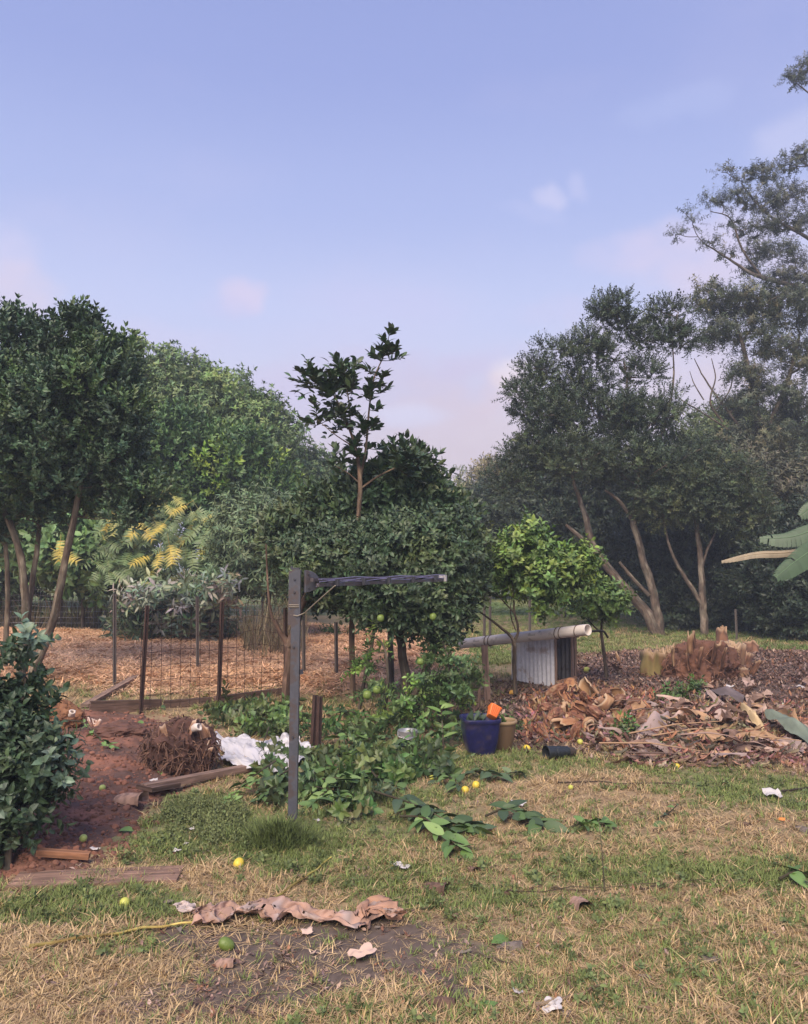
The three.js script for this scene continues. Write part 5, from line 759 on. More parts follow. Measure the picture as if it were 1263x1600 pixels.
  const chunkGeo = []; for (let k = 0; k < 10; k++) { const m = new MB(), arc = R.r(1.6, 4.2), L = R.r(0.2, 0.4), r = R.r(0.07, 0.13); fibrous(m, V(0, -L / 2, 0), V(0, 1, 0), r, L, oc[k % 4], R, { arc, a0: -arc / 2, seed: 31 + k * 3, jag: 0.5, thick: R.r(0.015, 0.05), rows: 6, sides: 12 }); if (k % 3 === 0) fibrous(m, V(0, -L / 2, 0), V(0, 1, 0), r * 0.55, L * 0.95, oc[(k + 1) % 4], R, { arc: arc * 0.9, a0: -arc / 2, seed: 61 + k, jag: 0.4, thick: 0.02, rows: 5, sides: 9 }); if (k % 2) { const lm = new MB(), ic = new THREE.IcosahedronGeometry(1, 5), p = ic.attributes.position, cs = oc[k % 4], sx = R.r(0.08, 0.13), sy = R.r(0.1, 0.19), sz = R.r(0.06, 0.1); for (let q = 0; q < p.count; q += 3) lm.t(...[0, 1, 2].map(j => { const x = p.getX(q + j), y = p.getY(q + j), z = p.getZ(q + j), f = 0.45 + 0.75 * fbm3(x * 1.7 + k * 5, y * 1.3, z * 1.7, 4) + 0.22 * noise3(x * 8, y * 1.5 + k, z * 8), n2 = noise3(x * 7 + k, y * 1.2, z * 7), n3 = fbm3(x * 2 + 9, y * 2, z * 2 + k, 3); return lm.v(x * f * sx, y * f * sy, z * f * sz, mix3(mix3(cs[0], cs[1], n2), n3 > 0.55 ? cs[3] : cs[2], smooth(0.08, 0.2, Math.abs(n3 - 0.5)) * 0.7)); })); chunkGeo.push(lm.geo(false)); continue; }
    const gg = m.geo(true); chunkGeo.push(gg); }
  const spots = [[893, 1085], [870, 1092], [918, 1092], [945, 1100], [885, 1108], [912, 1112], [940, 1118], [965, 1112], [890, 1128], [870, 1130], [905, 1132], [930, 1135], [955, 1130], [980, 1125], [880, 1145], [900, 1150], [925, 1148], [950, 1146], [975, 1142], [855, 1118], [850, 1140], [1000, 1135], [960, 1095], [990, 1110], [840, 1105], [1010, 1120]];
  spots.forEach(([px, py], k) => { const b = onG(px, py + 10); b.y += 0.05 + 0.12 * Math.exp(-(((px - 915) / 60) ** 2 + ((py - 1112) / 26) ** 2)); const o = put('trunk_chunk', chunkGeo[k % 10], fibreMat, scene, b, Q().setFromEuler(new THREE.Euler(R.r(0.5, 2.4), R.r(0, 6.28), R.s(1.1))), R.r(0.5, 0.85)); tag(o, `${k % 2 ? 'lumpy' : 'split curved'} orange brown trunk piece in the heap by the shed, ${placeWord(px, py, 840, 1010, 1085, 1150)}`, 'trunk piece', 'banana trunk pieces heaped before the shed'); });

  // dry banana leaf strips
  const dryMats = tint([[0.34, 0.23, 0.185], [0.23, 0.145, 0.11], [0.46, 0.335, 0.28], [0.14, 0.09, 0.07], [0.38, 0.24, 0.14], [0.31, 0.235, 0.21]], { roughness: 0.9 });
  const stripGeo = []; for (let k = 0; k < 12; k++) { const m = new MB(), n = 16, N = 6, w = R.r(0.16, 0.36), ph = R.r(0, 9), tw = R.s(1.1), bend = R.s(1.2); let pr = null; for (let j = 0; j <= n; j++) { const u = j / n, row = [], ww = w * (0.15 + 0.85 * Math.pow(Math.sin(Math.PI * (0.08 + 0.86 * u)), 0.7)), th = tw * (u - 0.5) + 0.6 * Math.sin(u * 5 + ph), c = V(0.1 * Math.sin(u * 4 + ph) + bend * 0.16 * u * u, 0.09 * Math.sin(u * 4.2 + ph * 2) + 0.05, u - 0.5); for (let i = 0; i <= N; i++) { const ed = i === 0 || i === N ? 0.55 + 0.9 * noise2(u * 14 + ph, i) : 1, s = (i / N - 0.5) * ww * ed, fold = 0.05 * (noise2(i * 0.9 + ph, u * 7) - 0.5) + Math.abs(s) * 0.9 * Math.sin(ph + u * 2), g = (0.62 + 0.6 * noise2(i * 1.3 + ph, u * 4) + 0.2 * noise2(i * 3, u * 22)) * (i === 3 ? 1.15 : 1); row.push(m.v(c.x + s * Math.cos(th) - fold * Math.sin(th), c.y + s * Math.sin(th) + fold * Math.cos(th), c.z + 0.03 * (noise2(i, u * 9 + ph) - 0.5), [g, g * 0.98, g * 0.97])); } if (pr) for (let i = 0; i < N; i++) if (!((i === 0 || i === N - 1) && R() < 0.12)) m.q(pr[i], row[i], row[i + 1], pr[i + 1]); pr = row; } stripGeo.push(m.geo(false)); }
  const mound = (px, py) => 0.15 * Math.exp(-(((px - 1120) / 110) ** 2 + ((py - 1150) / 34) ** 2));
  const dryLabel = 'dry greyish banana leaf strip in the trash heap on the right', dg = 'dry banana leaf strips heaped on the right';
  for (let k = 0; k < 130; k++) { const px = k < 105 ? R.r(915, 1275) : R.r(905, 1275), py = k < 80 ? R.r(1120, 1195) : k < 105 ? R.r(1150, 1205) : R.r(1030, 1110); if (py > 1195 - Math.max(0, 1000 - px) * 0.4) { continue; } const b = onG(px, py); b.y += mound(px, py) * R.r(0.6, 1.05) + 0.01; const tn = R.i(6), tone = ['greyish tan', 'brown', 'pale pinkish', 'dark brown', 'tan orange', 'grey'][tn], o = put('dry_leaf', stripGeo[R.i(12)], dryMats[tn], scene, b, flatTurn(R.r(0, 6.28), R.s(0.5), R.r(0, 6.28)), k < 105 ? V(R.r(0.18, 0.5), R.r(0.25, 0.6), R.r(0.28, 0.62)) : V(R.r(0.3, 0.6), R.r(0.25, 0.5), R.r(0.2, 0.45))); k < 105 ? tag(o, `${tone} dry banana leaf strip in the large heap, ${placeWord(px, py, 915, 1275, 1120, 1195)}`, 'dry leaf', dg) : tag(o, `${tone} dead leaf strip on the litter behind the heap, ${placeWord(px, py, 905, 1275, 1030, 1110)}`, 'dry leaf', 'dead leaf strips on the litter behind the heap'); }
  { const sh = [], cols = [[0.32, 0.21, 0.16], [0.2, 0.125, 0.09], [0.44, 0.31, 0.24], [0.12, 0.075, 0.055], [0.36, 0.21, 0.12]]; for (let k = 0; k < 2600; k++) { const px = R.r(900, 1290), py = R.r(1108, 1200); if (py > 1197 - Math.max(0, 1010 - px) * 0.35 + R.s(6)) continue; const b = onG(px, py); b.y += mound(px, py) * R.r(0.2, 1) + 0.01; sh.push([b, flatTurn(R.r(0, 6.28), R.s(0.6), R.r(0, 6.28)), V(R.r(0.05, 0.18), R.r(0.15, 0.4), R.r(0.1, 0.36)), cols[R.i(5)].map(v => v * R.r(0.7, 1.2))]); } for (let k = 0; k < 700; k++) { const px = R.r(820, 1030), py = R.r(1085, 1165), b = onG(px, py); b.y += 0.01 + R.r(0, 0.1) * Math.exp(-(((px - 915) / 60) ** 2 + ((py - 1118) / 26) ** 2)); sh.push([b, flatTurn(R.r(0, 6.28), R.s(0.8), R.r(0, 6.28)), V(R.r(0.05, 0.16), R.r(0.2, 0.5), R.r(0.08, 0.24)), [[0.3, 0.15, 0.08], [0.18, 0.08, 0.055], [0.42, 0.24, 0.13], [0.24, 0.16, 0.13]][R.i(4)].map(v => v * R.r(0.7, 1.2))]); } tag(scatter('dry_shreds', stripGeo[3], mattLeaf, sh), 'torn dry leaf and bark shreds mixed through the heaps on the right', 'litter'); }
  // stems in the heap
  for (let k = 0; k < 16; k++) { const px = R.r(960, 1260), py = R.r(1125, 1195), b = onG(px, py), a = R.s(0.5), L = R.r(0.3, 0.9), d = V(Math.cos(a), R.s(0.12), Math.sin(a)); b.y += 0.12 * R() + 0.03; const m = new MB(b); m.col = [1, 1, 1]; m.tube([b.clone().addScaledVector(d, -L / 2), b.clone().add(V(0, R.r(0, 0.04), 0)), b.clone().addScaledVector(d, L / 2)], [0.012, 0.01, 0.005], 6, { flat: 0.6 }); const o = m.build('leaf_stalk', dryMats[R.i(6)]); o.position.copy(b); tag(o, `thin dry leaf stalk lying in the large heap, ${placeWord(px, py, 915, 1275, 1120, 1195)}`, 'stalk', 'dry leaf stalks in the heap'); }
  // dark long leaf on the pile, grey green half dead leaf at right edge
  const strap = (name, label, cat, ctrl, w, col, { fold = 0.3, tear = 0, matt = 0.7, lift = 0.02 } = {}) => { const pts = curve(ctrl, 22), b = ctrl[0].clone(), m = new MB(b), Rr = rng(Math.round(ctrl[0].x * 1000) & 4095); let pr = null; pts.forEach((p, j) => { const u = j / 22, d = pts[Math.min(22, j + 1)].clone().sub(pts[Math.max(0, j - 1)]).normalize(), s = d.clone().cross(UPV).normalize(), ww = w * Math.pow(Math.sin(Math.PI * (0.04 + 0.94 * u)), 0.55) / 2, row = []; for (let i = -3; i <= 3; i++) { const q = i / 3, g = (0.8 + 0.4 * noise2(i + 9, u * 12)) * (i === 0 ? 1.35 : 1); row.push(m.vv(p.clone().addScaledVector(s, q * ww * (1 - 0.15 * Rr())).add(V(0, -Math.abs(q) * ww * fold + 0.02 * Math.sin(u * 14 + i) + lift * (1 - Math.abs(q)), 0)), [col[0] * g, col[1] * g, col[2] * g])); } if (pr) for (let i = 0; i < 6; i++) if (!(tear && i !== 2 && i !== 3 && Rr() < tear)) m.q(pr[i], row[i], row[i + 1], pr[i + 1]); pr = row; }); const o = m.build(name, mattLeaf); o.position.copy(b); return tag(o, label, cat); };
  globalThis.strap = strap;
  const up = (px, py, h) => onG(px, py).add(V(0, h, 0));
  strap('wilted_leaf', 'grey green wilted banana leaf drooping over the heap at right edge', 'leaf', [up(1200, 1160, 0.2), up(1240, 1170, 0.2), up(1290, 1190, 0.08)], 0.22, [0.14, 0.17, 0.13]);
  strap('wilted_leaf', 'dark curled leaf lying on top of the middle of the heap', 'leaf', [up(1105, 1110, 0.1), up(1135, 1125, 0.26), up(1165, 1140, 0.22)], 0.2, [0.14, 0.11, 0.11]);
  strap('wilted_leaf', 'broad pale folded dry leaf at the left end of heap', 'leaf', [up(995, 1175, 0.05), up(1020, 1160, 0.17), up(1045, 1150, 0.12)], 0.24, [0.34, 0.25, 0.22], { fold: 0.7 });
  strap('wilted_leaf', 'pale yellow split stalk lying in the right of the heap', 'leaf', [up(1160, 1145, 0.18), up(1180, 1160, 0.16), up(1195, 1172, 0.08)], 0.09, [0.5, 0.37, 0.2]);
  // big dry leaf on the front lawn, in three crumpled lengths
  const crumple = (name, label, cat, ctrl, w, col, amp, seed, n = 46) => {
    const pts = curve(ctrl, n), b = ctrl[0].clone(), m = new MB(b), R2 = rng(seed), N = 16, rg = (x, y, k) => 1 - Math.abs(fbm(x, y, 3, seed + k) * 2 - 1) * 2.2; let pr = null;
    pts.forEach((p, j) => {
      const u = j / n, d = pts[Math.min(n, j + 1)].clone().sub(pts[Math.max(0, j - 1)]).normalize(), s = d.clone().cross(UPV).normalize(), row = [], L = n / 10;
      const wl = 0.35 + 0.65 * Math.pow(Math.sin(Math.PI * (0.06 + 0.9 * u)), 0.6), e0 = 0.5 * (0.2 + 1.35 * noise2(u * L * 0.7 + seed, 2)), e1 = 0.5 * (0.2 + 1.35 * noise2(u * L * 0.8 + seed, 7));
      for (let i = 0; i <= N; i++) {
        const q = lerp(-e0, e1, i / N), a = rg(u * L * 0.45 + i * 0.06, i * 0.15, 1), c = rg(u * L * 0.9 + 5 - i * 0.05, i * 0.25, 11), k = fbm(u * L * 2, i * 0.2, 3, seed + 5) - 0.5, g = 0.62 + 0.55 * noise2(u * L * 5, i * 0.25 + seed) + 0.25 * noise2(u * L * 14, i * 0.5);
        const cc = mix3(col, [0.36, 0.3, 0.28], smooth(0.5, 0.8, noise2(u * L * 2 + 9, i * 0.3)) * 0.7).map(v => v * g);
        row.push(m.vv(p.clone().addScaledVector(s, q * w * wl + k * amp * 1.1).addScaledVector(d, (c - 0.4) * amp * 0.35).add(V(0, 0.01 + amp * clamp(0.34 * a + 0.2 * c + 0.1, 0, 0.62), 0)), cc));
      }
      if (pr) for (let i = 0; i < N; i++) if (R2() > 0.015) m.q(pr[i], row[i], row[i + 1], pr[i + 1]); pr = row;
    });
    const o = m.build(name, mattLeaf); o.position.copy(b); return tag(o, label, cat);
  };
  crumple('crumpled_leaf', 'long crumpled pinkish brown dead leaf lying across the front lawn', 'dry leaf', [onG(302, 1440), onG(370, 1434), onG(440, 1428), onG(520, 1440), onG(580, 1430), onG(622, 1440)], 0.2, [0.38, 0.235, 0.175], 0.085, 5, 130);
  crumple('crumpled_leaf', 'small pale torn end of dead leaf left of the crumpled leaf', 'dry leaf', [onG(278, 1424), onG(292, 1428), onG(306, 1436)], 0.06, [0.52, 0.42, 0.38], 0.05, 8, 24);
  crumple('crumpled_leaf', 'upturned orange brown right tip of the crumpled dead leaf', 'dry leaf', [onG(572, 1446), onG(588, 1424), onG(604, 1430), onG(624, 1442)], 0.15, [0.42, 0.24, 0.16], 0.11, 11, 40);
  for (const [a, b, label, col, w] of [[[46, 1494], [318, 1444], 'long yellow stalk lying on the lawn left of the crumpled leaf', [0.8, 0.6, 0.2], 0.008], [[424, 1414], [518, 1348], 'yellow stalk running from the crumpled leaf towards the post', [0.7, 0.58, 0.16], 0.007], [[838, 1576], [948, 1543], 'thin pale stick lying on the lawn at bottom right', [0.75, 0.55, 0.4], 0.007], [[795, 1398], [1190, 1376], 'long thin dark vine lying across the right lawn', [0.16, 0.12, 0.08], 0.0022], [[870, 1226], [1070, 1228], 'straight thin dark stick lying across the lawn before the heap', [0.14, 0.1, 0.07], 0.006], [[1216, 1240], [1290, 1228], 'dark stick behind the white scrap at right edge', [0.12, 0.09, 0.07], 0.008], [[380, 1590], [420, 1540], 'short pale straw stalk on the bare patch at bottom', [0.42, 0.33, 0.22], 0.004], [[432, 1496], [462, 1522], 'short brown twig on the bare patch of lawn', [0.25, 0.18, 0.13], 0.004], [[310, 1500], [336, 1474], 'thin pale straw beside the green fruit', [0.45, 0.36, 0.26], 0.003], [[1000, 1394], [1040, 1386], 'short brown twig on the lawn right of the cupped leaf', [0.2, 0.14, 0.1], 0.005], [[740, 1492], [800, 1508], 'grey brown twig near the bottom middle', [0.3, 0.23, 0.18], 0.004], [[860, 1388], [930, 1394], 'brown stick lying just behind the cupped leaf', [0.3, 0.22, 0.14], 0.005]]) {
    const p = onG(...a), q = onG(...b), n = 8, pts = []; for (let k = 0; k <= n; k++) { const v = p.clone().lerp(q, k / n); v.y = groundY(v.x, v.z) + 0.02 + R.s(0.006); v.z += R.s(0.02) * p.distanceTo(q); v.x += R.s(0.01) * p.distanceTo(q); pts.push(v); } const m = new MB(p); m.col = col; m.tube(pts, pts.map((_, k) => w * (0.6 + 0.5 * (1 - k / n))), 5, { c: col }); const o = m.build('stick', barkMat); o.position.copy(p); tag(o, label, 'stick'); }
  globalThis.crumple = crumple; globalThis.fibres = { fibrous, rootMass };
}
// ---------------------------------------------------------------- uprooted stumps in the red soil
{
  const R = rng(420), { fibrous, rootMass } = fibres;
  let g = onG(278, 1212), t = thing('uprooted_stump', 'dark brown root ball of an uprooted stump on the red soil', 'stump', g.clone());
  let mb = new MB(g); rootMass(mb, g.clone().add(V(-0.01, 0.15, -0.12)), 0.28, 0.26, 0.25, 900, R, [[0.045, 0.022, 0.018], [0.12, 0.055, 0.04], [0.22, 0.12, 0.08]], 0.45); mb.build('root_ball', fibreMat, t);
  for (const [px, py, s] of [[262, 1140, 1], [300, 1135, 2], [322, 1140, 3], [316, 1160, 4], [324, 1172, 5]]) { const m = new MB(g); fibrous(m, P(px, py + 14, 6.2), V(R.s(0.5), 1, R.s(0.3)), 0.035, 0.13, [[0.25, 0.12, 0.07], [0.4, 0.24, 0.15], [0.14, 0.07, 0.05], [0.55, 0.4, 0.3]], R, { arc: 2.4, a0: R.r(0, 6), seed: s + 90, jag: 0.7, thick: 0.008, sides: 7, rows: 4 }); m.build('splinter', fibreMat, t); }
  mb = new MB(g); { const c = P(302, 1132, 6.15); fibrous(mb, c.add(V(0, -0.03, 0)), V(0.9, 0.3, 0.3), 0.03, 0.07, [[0.6, 0.52, 0.48], [0.68, 0.6, 0.55], [0.5, 0.4, 0.35], [0.7, 0.62, 0.58]], R, { seed: 9, jag: 0.3, thick: 0.01, sides: 9, rows: 3 }); } mb.build('pale_cut', fibreMat, t);
  g = onG(96, 1142); t = thing('uprooted_stump', 'smaller orange brown uprooted stump beside the left shrub', 'stump', g.clone()); mb = new MB(g); rootMass(mb, g.clone().add(V(0, 0.1, -0.05)), 0.2, 0.15, 0.16, 160, R, [[0.13, 0.055, 0.03], [0.28, 0.13, 0.06], [0.36, 0.2, 0.1]], 0.3); mb.build('root_ball', fibreMat, t);
  mb = new MB(g); fibrous(mb, P(112, 1118, 7.6), V(0.3, 0.6, 0.5), 0.03, 0.07, [[0.6, 0.5, 0.42], [0.66, 0.56, 0.48], [0.5, 0.36, 0.28], [0.7, 0.6, 0.52]], R, { seed: 3, thick: 0.012, sides: 8, rows: 3 }); mb.build('pale_cut', fibreMat, t);
  g = onG(146, 1142); t = thing('split_root', 'pale split root with pinkish torn points beside the orange stump', 'root', g.clone()); for (let k = 0; k < 5; k++) { const m = new MB(g); fibrous(m, g.clone().add(V(R.s(0.05), 0, R.s(0.03))), V(R.s(0.9), 0.8, 0.3), 0.022, R.r(0.08, 0.15), [[0.6, 0.36, 0.24], [0.7, 0.52, 0.44], [0.45, 0.22, 0.14], [0.75, 0.6, 0.52]], R, { arc: 2.6, a0: R.r(0, 6), seed: k + 140, jag: 0.6, thick: 0.008, sides: 7, rows: 4 }); m.build('splinter', fibreMat, t); }
  mb = new MB(onG(180, 1165)); const h2 = onG(180, 1165); rootMass(mb, h2.clone().add(V(0, 0.02, -0.05)), 0.26, 0.09, 0.16, 60, R, [[0.08, 0.04, 0.03], [0.15, 0.07, 0.05]], 0.3); let o = mb.build('soil_lump', fibreMat); o.position.copy(h2); tag(o, 'dark crumbly soil mound left of the large root ball', 'soil');
  // white plastic sheet
  const base = onG(395, 1196), m = new MB(base), n = 64, rows = 40, c0 = onG(338, 1160), ex = onG(460, 1154).sub(c0), ez = onG(352, 1210).sub(c0), id = [];
  for (let j = 0; j <= rows; j++) for (let i = 0; i <= n; i++) { const u = i / n, v = j / rows, f = fbm(u * 6, v * 5, 5, 201), f2 = fbm(u * 6 + 9, v * 6 + 3, 5, 205), p = c0.clone().addScaledVector(ex, u + (f2 - 0.5) * 0.16).addScaledVector(ez, v * (0.8 + 0.3 * Math.sin(u * 4)) + (f - 0.5) * 0.25 + (u > 0.45 ? 0.25 : 0)); p.y = groundY(p.x, p.z) + 0.025 + 0.1 * Math.abs(f - 0.45) * 2 + 0.05 * Math.abs(f2 - 0.5) + 0.03 * u; id.push(m.vv(p)); }
  for (let j = 0; j < rows; j++) for (let i = 0; i < n; i++) { const a = j * (n + 1) + i; m.q(a, a + n + 1, a + n + 2, a + 1); }
  o = m.build('plastic_sheet', std({ color: RGB(0.6, 0.58, 0.6), roughness: 0.4, side: THREE.DoubleSide })); o.position.copy(base); tag(o, 'crumpled white plastic sheet lying left of the clothesline post', 'plastic sheet');
}
// ---------------------------------------------------------------- cut branches with leaves
function cutBranch(label, pts, nLeaf, s0, s1, mats, seed, { group, wood = [0.16, 0.13, 0.08], r = 0.008, droop = 0.2, name = 'cut_branch' } = {}) {
  const R = rng(seed), g = pts[0].clone(), t = thing(name, label, 'branch', g, group), c = curve(pts, 14), mb = new MB(g); mb.col = wood; mb.tube(c, c.map((_, k) => lerp(r, r * 0.35, k / 14)), 6, { c: wood }); const stem = mb.build('stem', barkMat, t);
  for (let k = 0; k < nLeaf; k++) { const u = lerp(0.25, 1, k / (nLeaf - 1)), i = Math.min(13, Math.floor(u * 14)), p = c[i].clone().lerp(c[i + 1], u * 14 - i), d = c[i + 1].clone().sub(c[i]).normalize(), a = k * 2.4 + R.s(0.6), s = V(Math.cos(a), 0, Math.sin(a)), dir = d.clone().multiplyScalar(0.7).add(s).add(V(0, R.r(-droop, 0.35), 0)); if (p.y < 0.06) dir.y = Math.abs(dir.y) * 0.6; put('leaf', oneLeaf[R.i(4)], mats[R.i(mats.length)], stem, p.sub(g), leafTurn(dir, V(R.s(0.8), 1, R.s(0.8))), R.r(s0, s1)); }
  return t;
}
{
  const R = rng(500), at = (px, py, h = 0.05) => onG(px, py).add(V(0, h, 0));
  // named ones on the lawn
  cutBranch('long leafy branch lying on the lawn right of the clothesline post', [at(585, 1264, 0.1), at(620, 1272, 0.09), at(660, 1282, 0.07), at(705, 1300, 0.05), at(745, 1306, 0.03)], 34, 0.12, 0.19, darkGreens.concat(greens), 1);
  cutBranch('branch end with pale upturned leaves at the front of prunings', [at(625, 1292, 0.06), at(660, 1300, 0.08), at(690, 1318, 0.06), at(722, 1336, 0.03)], 20, 0.1, 0.17, lightGreens, 2);
  cutBranch('dark leafy twig lying on the lawn below the blue pot', [at(718, 1222, 0.03), at(745, 1218, 0.06), at(775, 1222, 0.05), at(808, 1216, 0.04)], 20, 0.09, 0.15, darkGreens, 3);
  cutBranch('leafy twig with broad drooping leaves alone on the middle lawn', [at(758, 1284, 0.03), at(790, 1282, 0.07), at(820, 1288, 0.05), at(852, 1296, 0.03)], 18, 0.12, 0.2, greens, 4);
  cutBranch('small pale green twig alone on the right of middle lawn', [at(886, 1298, 0.02), at(915, 1294, 0.04), at(948, 1292, 0.03)], 13, 0.09, 0.15, lightGreens, 5);
  cutBranch('tiny green twig on the right lawn', [at(1028, 1284, 0.02), at(1045, 1278, 0.03), at(1058, 1268, 0.04)], 6, 0.05, 0.08, greens, 6);
  cutBranch('pale green leafy stem touching the right edge of lawn', [at(1218, 1382, 0.03), at(1245, 1378, 0.05), at(1280, 1380, 0.03)], 7, 0.12, 0.18, lightGreens, 7);
  cutBranch('thin bare seedling with few leaves on the right lawn', [at(945, 1392, 0.0), at(942, 1360, 0.06), at(938, 1330, 0.12), at(930, 1290, 0.2)], 4, 0.03, 0.05, greens, 8, { r: 0.003 });
  cutBranch('green leafy vine on the red soil beside orange stump', [at(100, 1150, 0.1), at(130, 1160, 0.1), at(160, 1185, 0.06), at(178, 1188, 0.02)], 20, 0.06, 0.11, lightGreens, 9);
  cutBranch('light green leafy branch in front of the white plastic sheet', [at(430, 1222, 0.16), at(405, 1235, 0.13), at(378, 1246, 0.08), at(358, 1262, 0.03)], 24, 0.07, 0.13, lightGreens, 10);
  cutBranch('leafy branch arching at the foot of the clothesline post', [at(455, 1236, 0.16), at(430, 1250, 0.14), at(408, 1264, 0.06)], 18, 0.08, 0.13, greens, 11);
  cutBranch('large pale leaved shoot beside the post with pointed leaves', [at(500, 1240, 0.1), at(525, 1250, 0.14), at(548, 1246, 0.12), at(566, 1238, 0.1)], 12, 0.12, 0.2, lightGreens, 12);
  cutBranch('big leaved shoot standing left of the blue pot', [at(694, 1185, 0.0), at(692, 1165, 0.12), at(690, 1150, 0.22), at(686, 1140, 0.28)], 16, 0.12, 0.2, lightGreens, 13);
  cutBranch('small leafy twig hanging before the white plastic', [at(420, 1160, 0.14), at(412, 1176, 0.1), at(400, 1186, 0.06)], 9, 0.07, 0.11, greens, 14);
  // the heap
  const rows = [[350, 470, 1108, 1150, 14, 'cutting in the heap behind the white plastic', 'leafy cuttings behind the white plastic'], [430, 700, 1180, 1270, 30, 'cutting in the heap right of the post', 'leafy cuttings heaped right of the post'], [500, 700, 1120, 1180, 16, 'cutting under the citrus tree', 'leafy cuttings under the citrus']];
  let s = 600;
  for (const [x0, x1, y0, y1, n, label, group] of rows) for (let k = 0; k < n; k++) { const a = R.r(0, 6.28), L = R.r(0.25, 0.5), px = R.r(x0, x1), py = Math.min(R.r(y0, y1), px > 590 ? R.r(1180, 1222) : 1300), h = R.r(0.015, 0.09), p = at(px, py, h), q = p.clone().add(V(Math.cos(a) * L, R.r(-0.06, 0.06), Math.sin(a) * L)); if (q.z > -4.95) q.z = -4.95 - R() * 0.1; q.y = groundY(q.x, q.z) + R.r(0.015, 0.07); const lt = R() < 0.3; cutBranch(`${lt ? 'light' : 'dark'} green ${label}, ${placeWord(px, py, x0, x1, y0, y1)}`, [p, p.clone().lerp(q, 0.5).add(V(0, 0.025, 0)), q], 13, 0.07, 0.14, lt ? lightGreens : greens, s++, { group }); }
  // small leaves packed below
  const list = [[], [], []]; const col = [[0.055, 0.09, 0.035], [0.08, 0.13, 0.04], [0.12, 0.17, 0.06]];
  for (let k = 0; k < 620; k++) { const z = k < 360, px = z ? R.r(420, 710) : k < 500 ? R.r(345, 470) : R.r(490, 720), py = z ? R.r(1180, 1275) : k < 500 ? R.r(1105, 1155) : R.r(1110, 1180); if (z && (Math.abs(px - 560) > 150 - (py - 1180) * 0.4 || (px > 590 && py > 1222))) continue; if (fbm(px * 0.03, py * 0.06, 3, 15) < 0.44) continue; list[R.i(3)].push([at(px, py, R.r(0, 0.05)), aim(V(R.s(1), R.r(0, 0.3), R.s(1)), R.r(0, 6)), R.r(0.16, 0.28), col[R.i(3)].map(v => v * R.r(0.8, 1.2))]); }
  SPRIG.citrus.forEach((gg, k) => tag(scatter('prunings', gg, leafMat, list[k]), ['green prunings packed under the heap right of the post', 'loose leafy twigs matted beneath the cut branches', 'small green cuttings spread between post and pots'][k], 'prunings'));
  // silvery prunings heap at the back of the mulch bed
  { const g = onG(275, 990), t = thing('pruning_heap', 'heap of cut branches with pale silvery leaf undersides on the mulch', 'prunings', g.clone()), l1 = [], l2 = []; for (let k = 0; k < 420; k++) { const u = R.n() * 0.45, px = 270 + u * 150, top = 925 + 40 * u * u, d = 16.6 + R.s(0.7), py = R.r(top, 988), sil = py < top + 26; (sil ? l1 : l2).push([P(px, py, d), aim(V(R.s(1) + (px > 270 ? 0.6 : -0.6), sil ? R.r(-0.2, 0.5) : R.r(-0.6, 0.4), R.r(-0.2, 0.8)), R.r(0, 6)), R.r(0.35, 0.62), (sil && R() < 0.75 ? [0.34, 0.37, 0.25] : [0.09, 0.12, 0.065]).map(v => v * R.r(0.75, 1.25))]); }
    for (let k = 0; k < 60; k++) { const px = R.r(310, 360), py = R.r(900, 935); l1.push([P(px, py, 16 + R.s(0.3)), aim(V(R.s(1), R.r(-0.8, 0.4), 0.4), R.r(0, 6)), R.r(0.3, 0.5), [0.3, 0.36, 0.26].map(v => v * R.r(0.7, 1.2))]); }
    scatter('silvery_leaves', SPRIG.willow[0], leafMat, l1, t, g); scatter('green_leaves', SPRIG.willow[1], leafMat, l2, t, g); const mb = new MB(g); mb.col = [0.2, 0.15, 0.11]; for (let k = 0; k < 12; k++) { const a = P(R.r(220, 340), R.r(950, 985), 16.6 + R.s(0.5)), b = P(R.r(190, 360), R.r(915, 950), 16.6 + R.s(0.5)); mb.tube([a, a.clone().lerp(b, 0.5).add(V(0, 0.08, 0)), b], [0.02, 0.014, 0.006], 5); } mb.build('cut_stems', barkMat, t).userData.kind = 'stuff'; }
  // shrub at the left edge in front
  tree({ name: 'edge_shrub', label: 'blue green leafy shrub filling the lower left edge', category: 'shrub', base: onG(10, 1372), seed: 71, kind: 'big', clumpPx: 22, fill: 0.42, leafName: 'foliage', stems: [[[10, 1372, 4.3, 0.02], [20, 1250, 4.5, 0.018], [30, 1130, 4.7, 0.012], [40, 1060, 4.8, 0.006]], [[-10, 1370, 4.3, 0.02], [-30, 1200, 4.5, 0.018], [-20, 1060, 4.7, 0.008]]],
    lobes: [[14, 1180, 34, 34, 4.6, 0.2], [-50, 1200, 60, 70, 4.5, 0.25], [-46, 1290, 50, 50, 4.4, 0.2], [46, 1214, 28, 22, 4.5, 0.14], [-6, 1116, 34, 22, 4.8, 0.16], [10, 1252, 24, 24, 4.45, 0.12], [-30, 1345, 20, 26, 4.3, 0.1], [6, 1034, 22, 12, 4.8, 0.08], [34, 1130, 22, 14, 4.8, 0.1], [80, 1200, 13, 9, 4.5, 0.05], [92, 1234, 13, 9, 4.5, 0.05], [66, 1168, 12, 9, 4.6, 0.05], [60, 1258, 13, 9, 4.45, 0.05], [36, 1080, 12, 8, 4.8, 0.05], [34, 1012, 10, 7, 4.8, 0.04], [66, 1116, 12, 8, 4.8, 0.05], [26, 1292, 12, 9, 4.4, 0.05]],
    size: 0.11, per: 16, color: [0.036, 0.06, 0.034], alt: [0.09, 0.13, 0.1], altP: 0.15, up: 0.25, twig: 0.004, under: 1 });
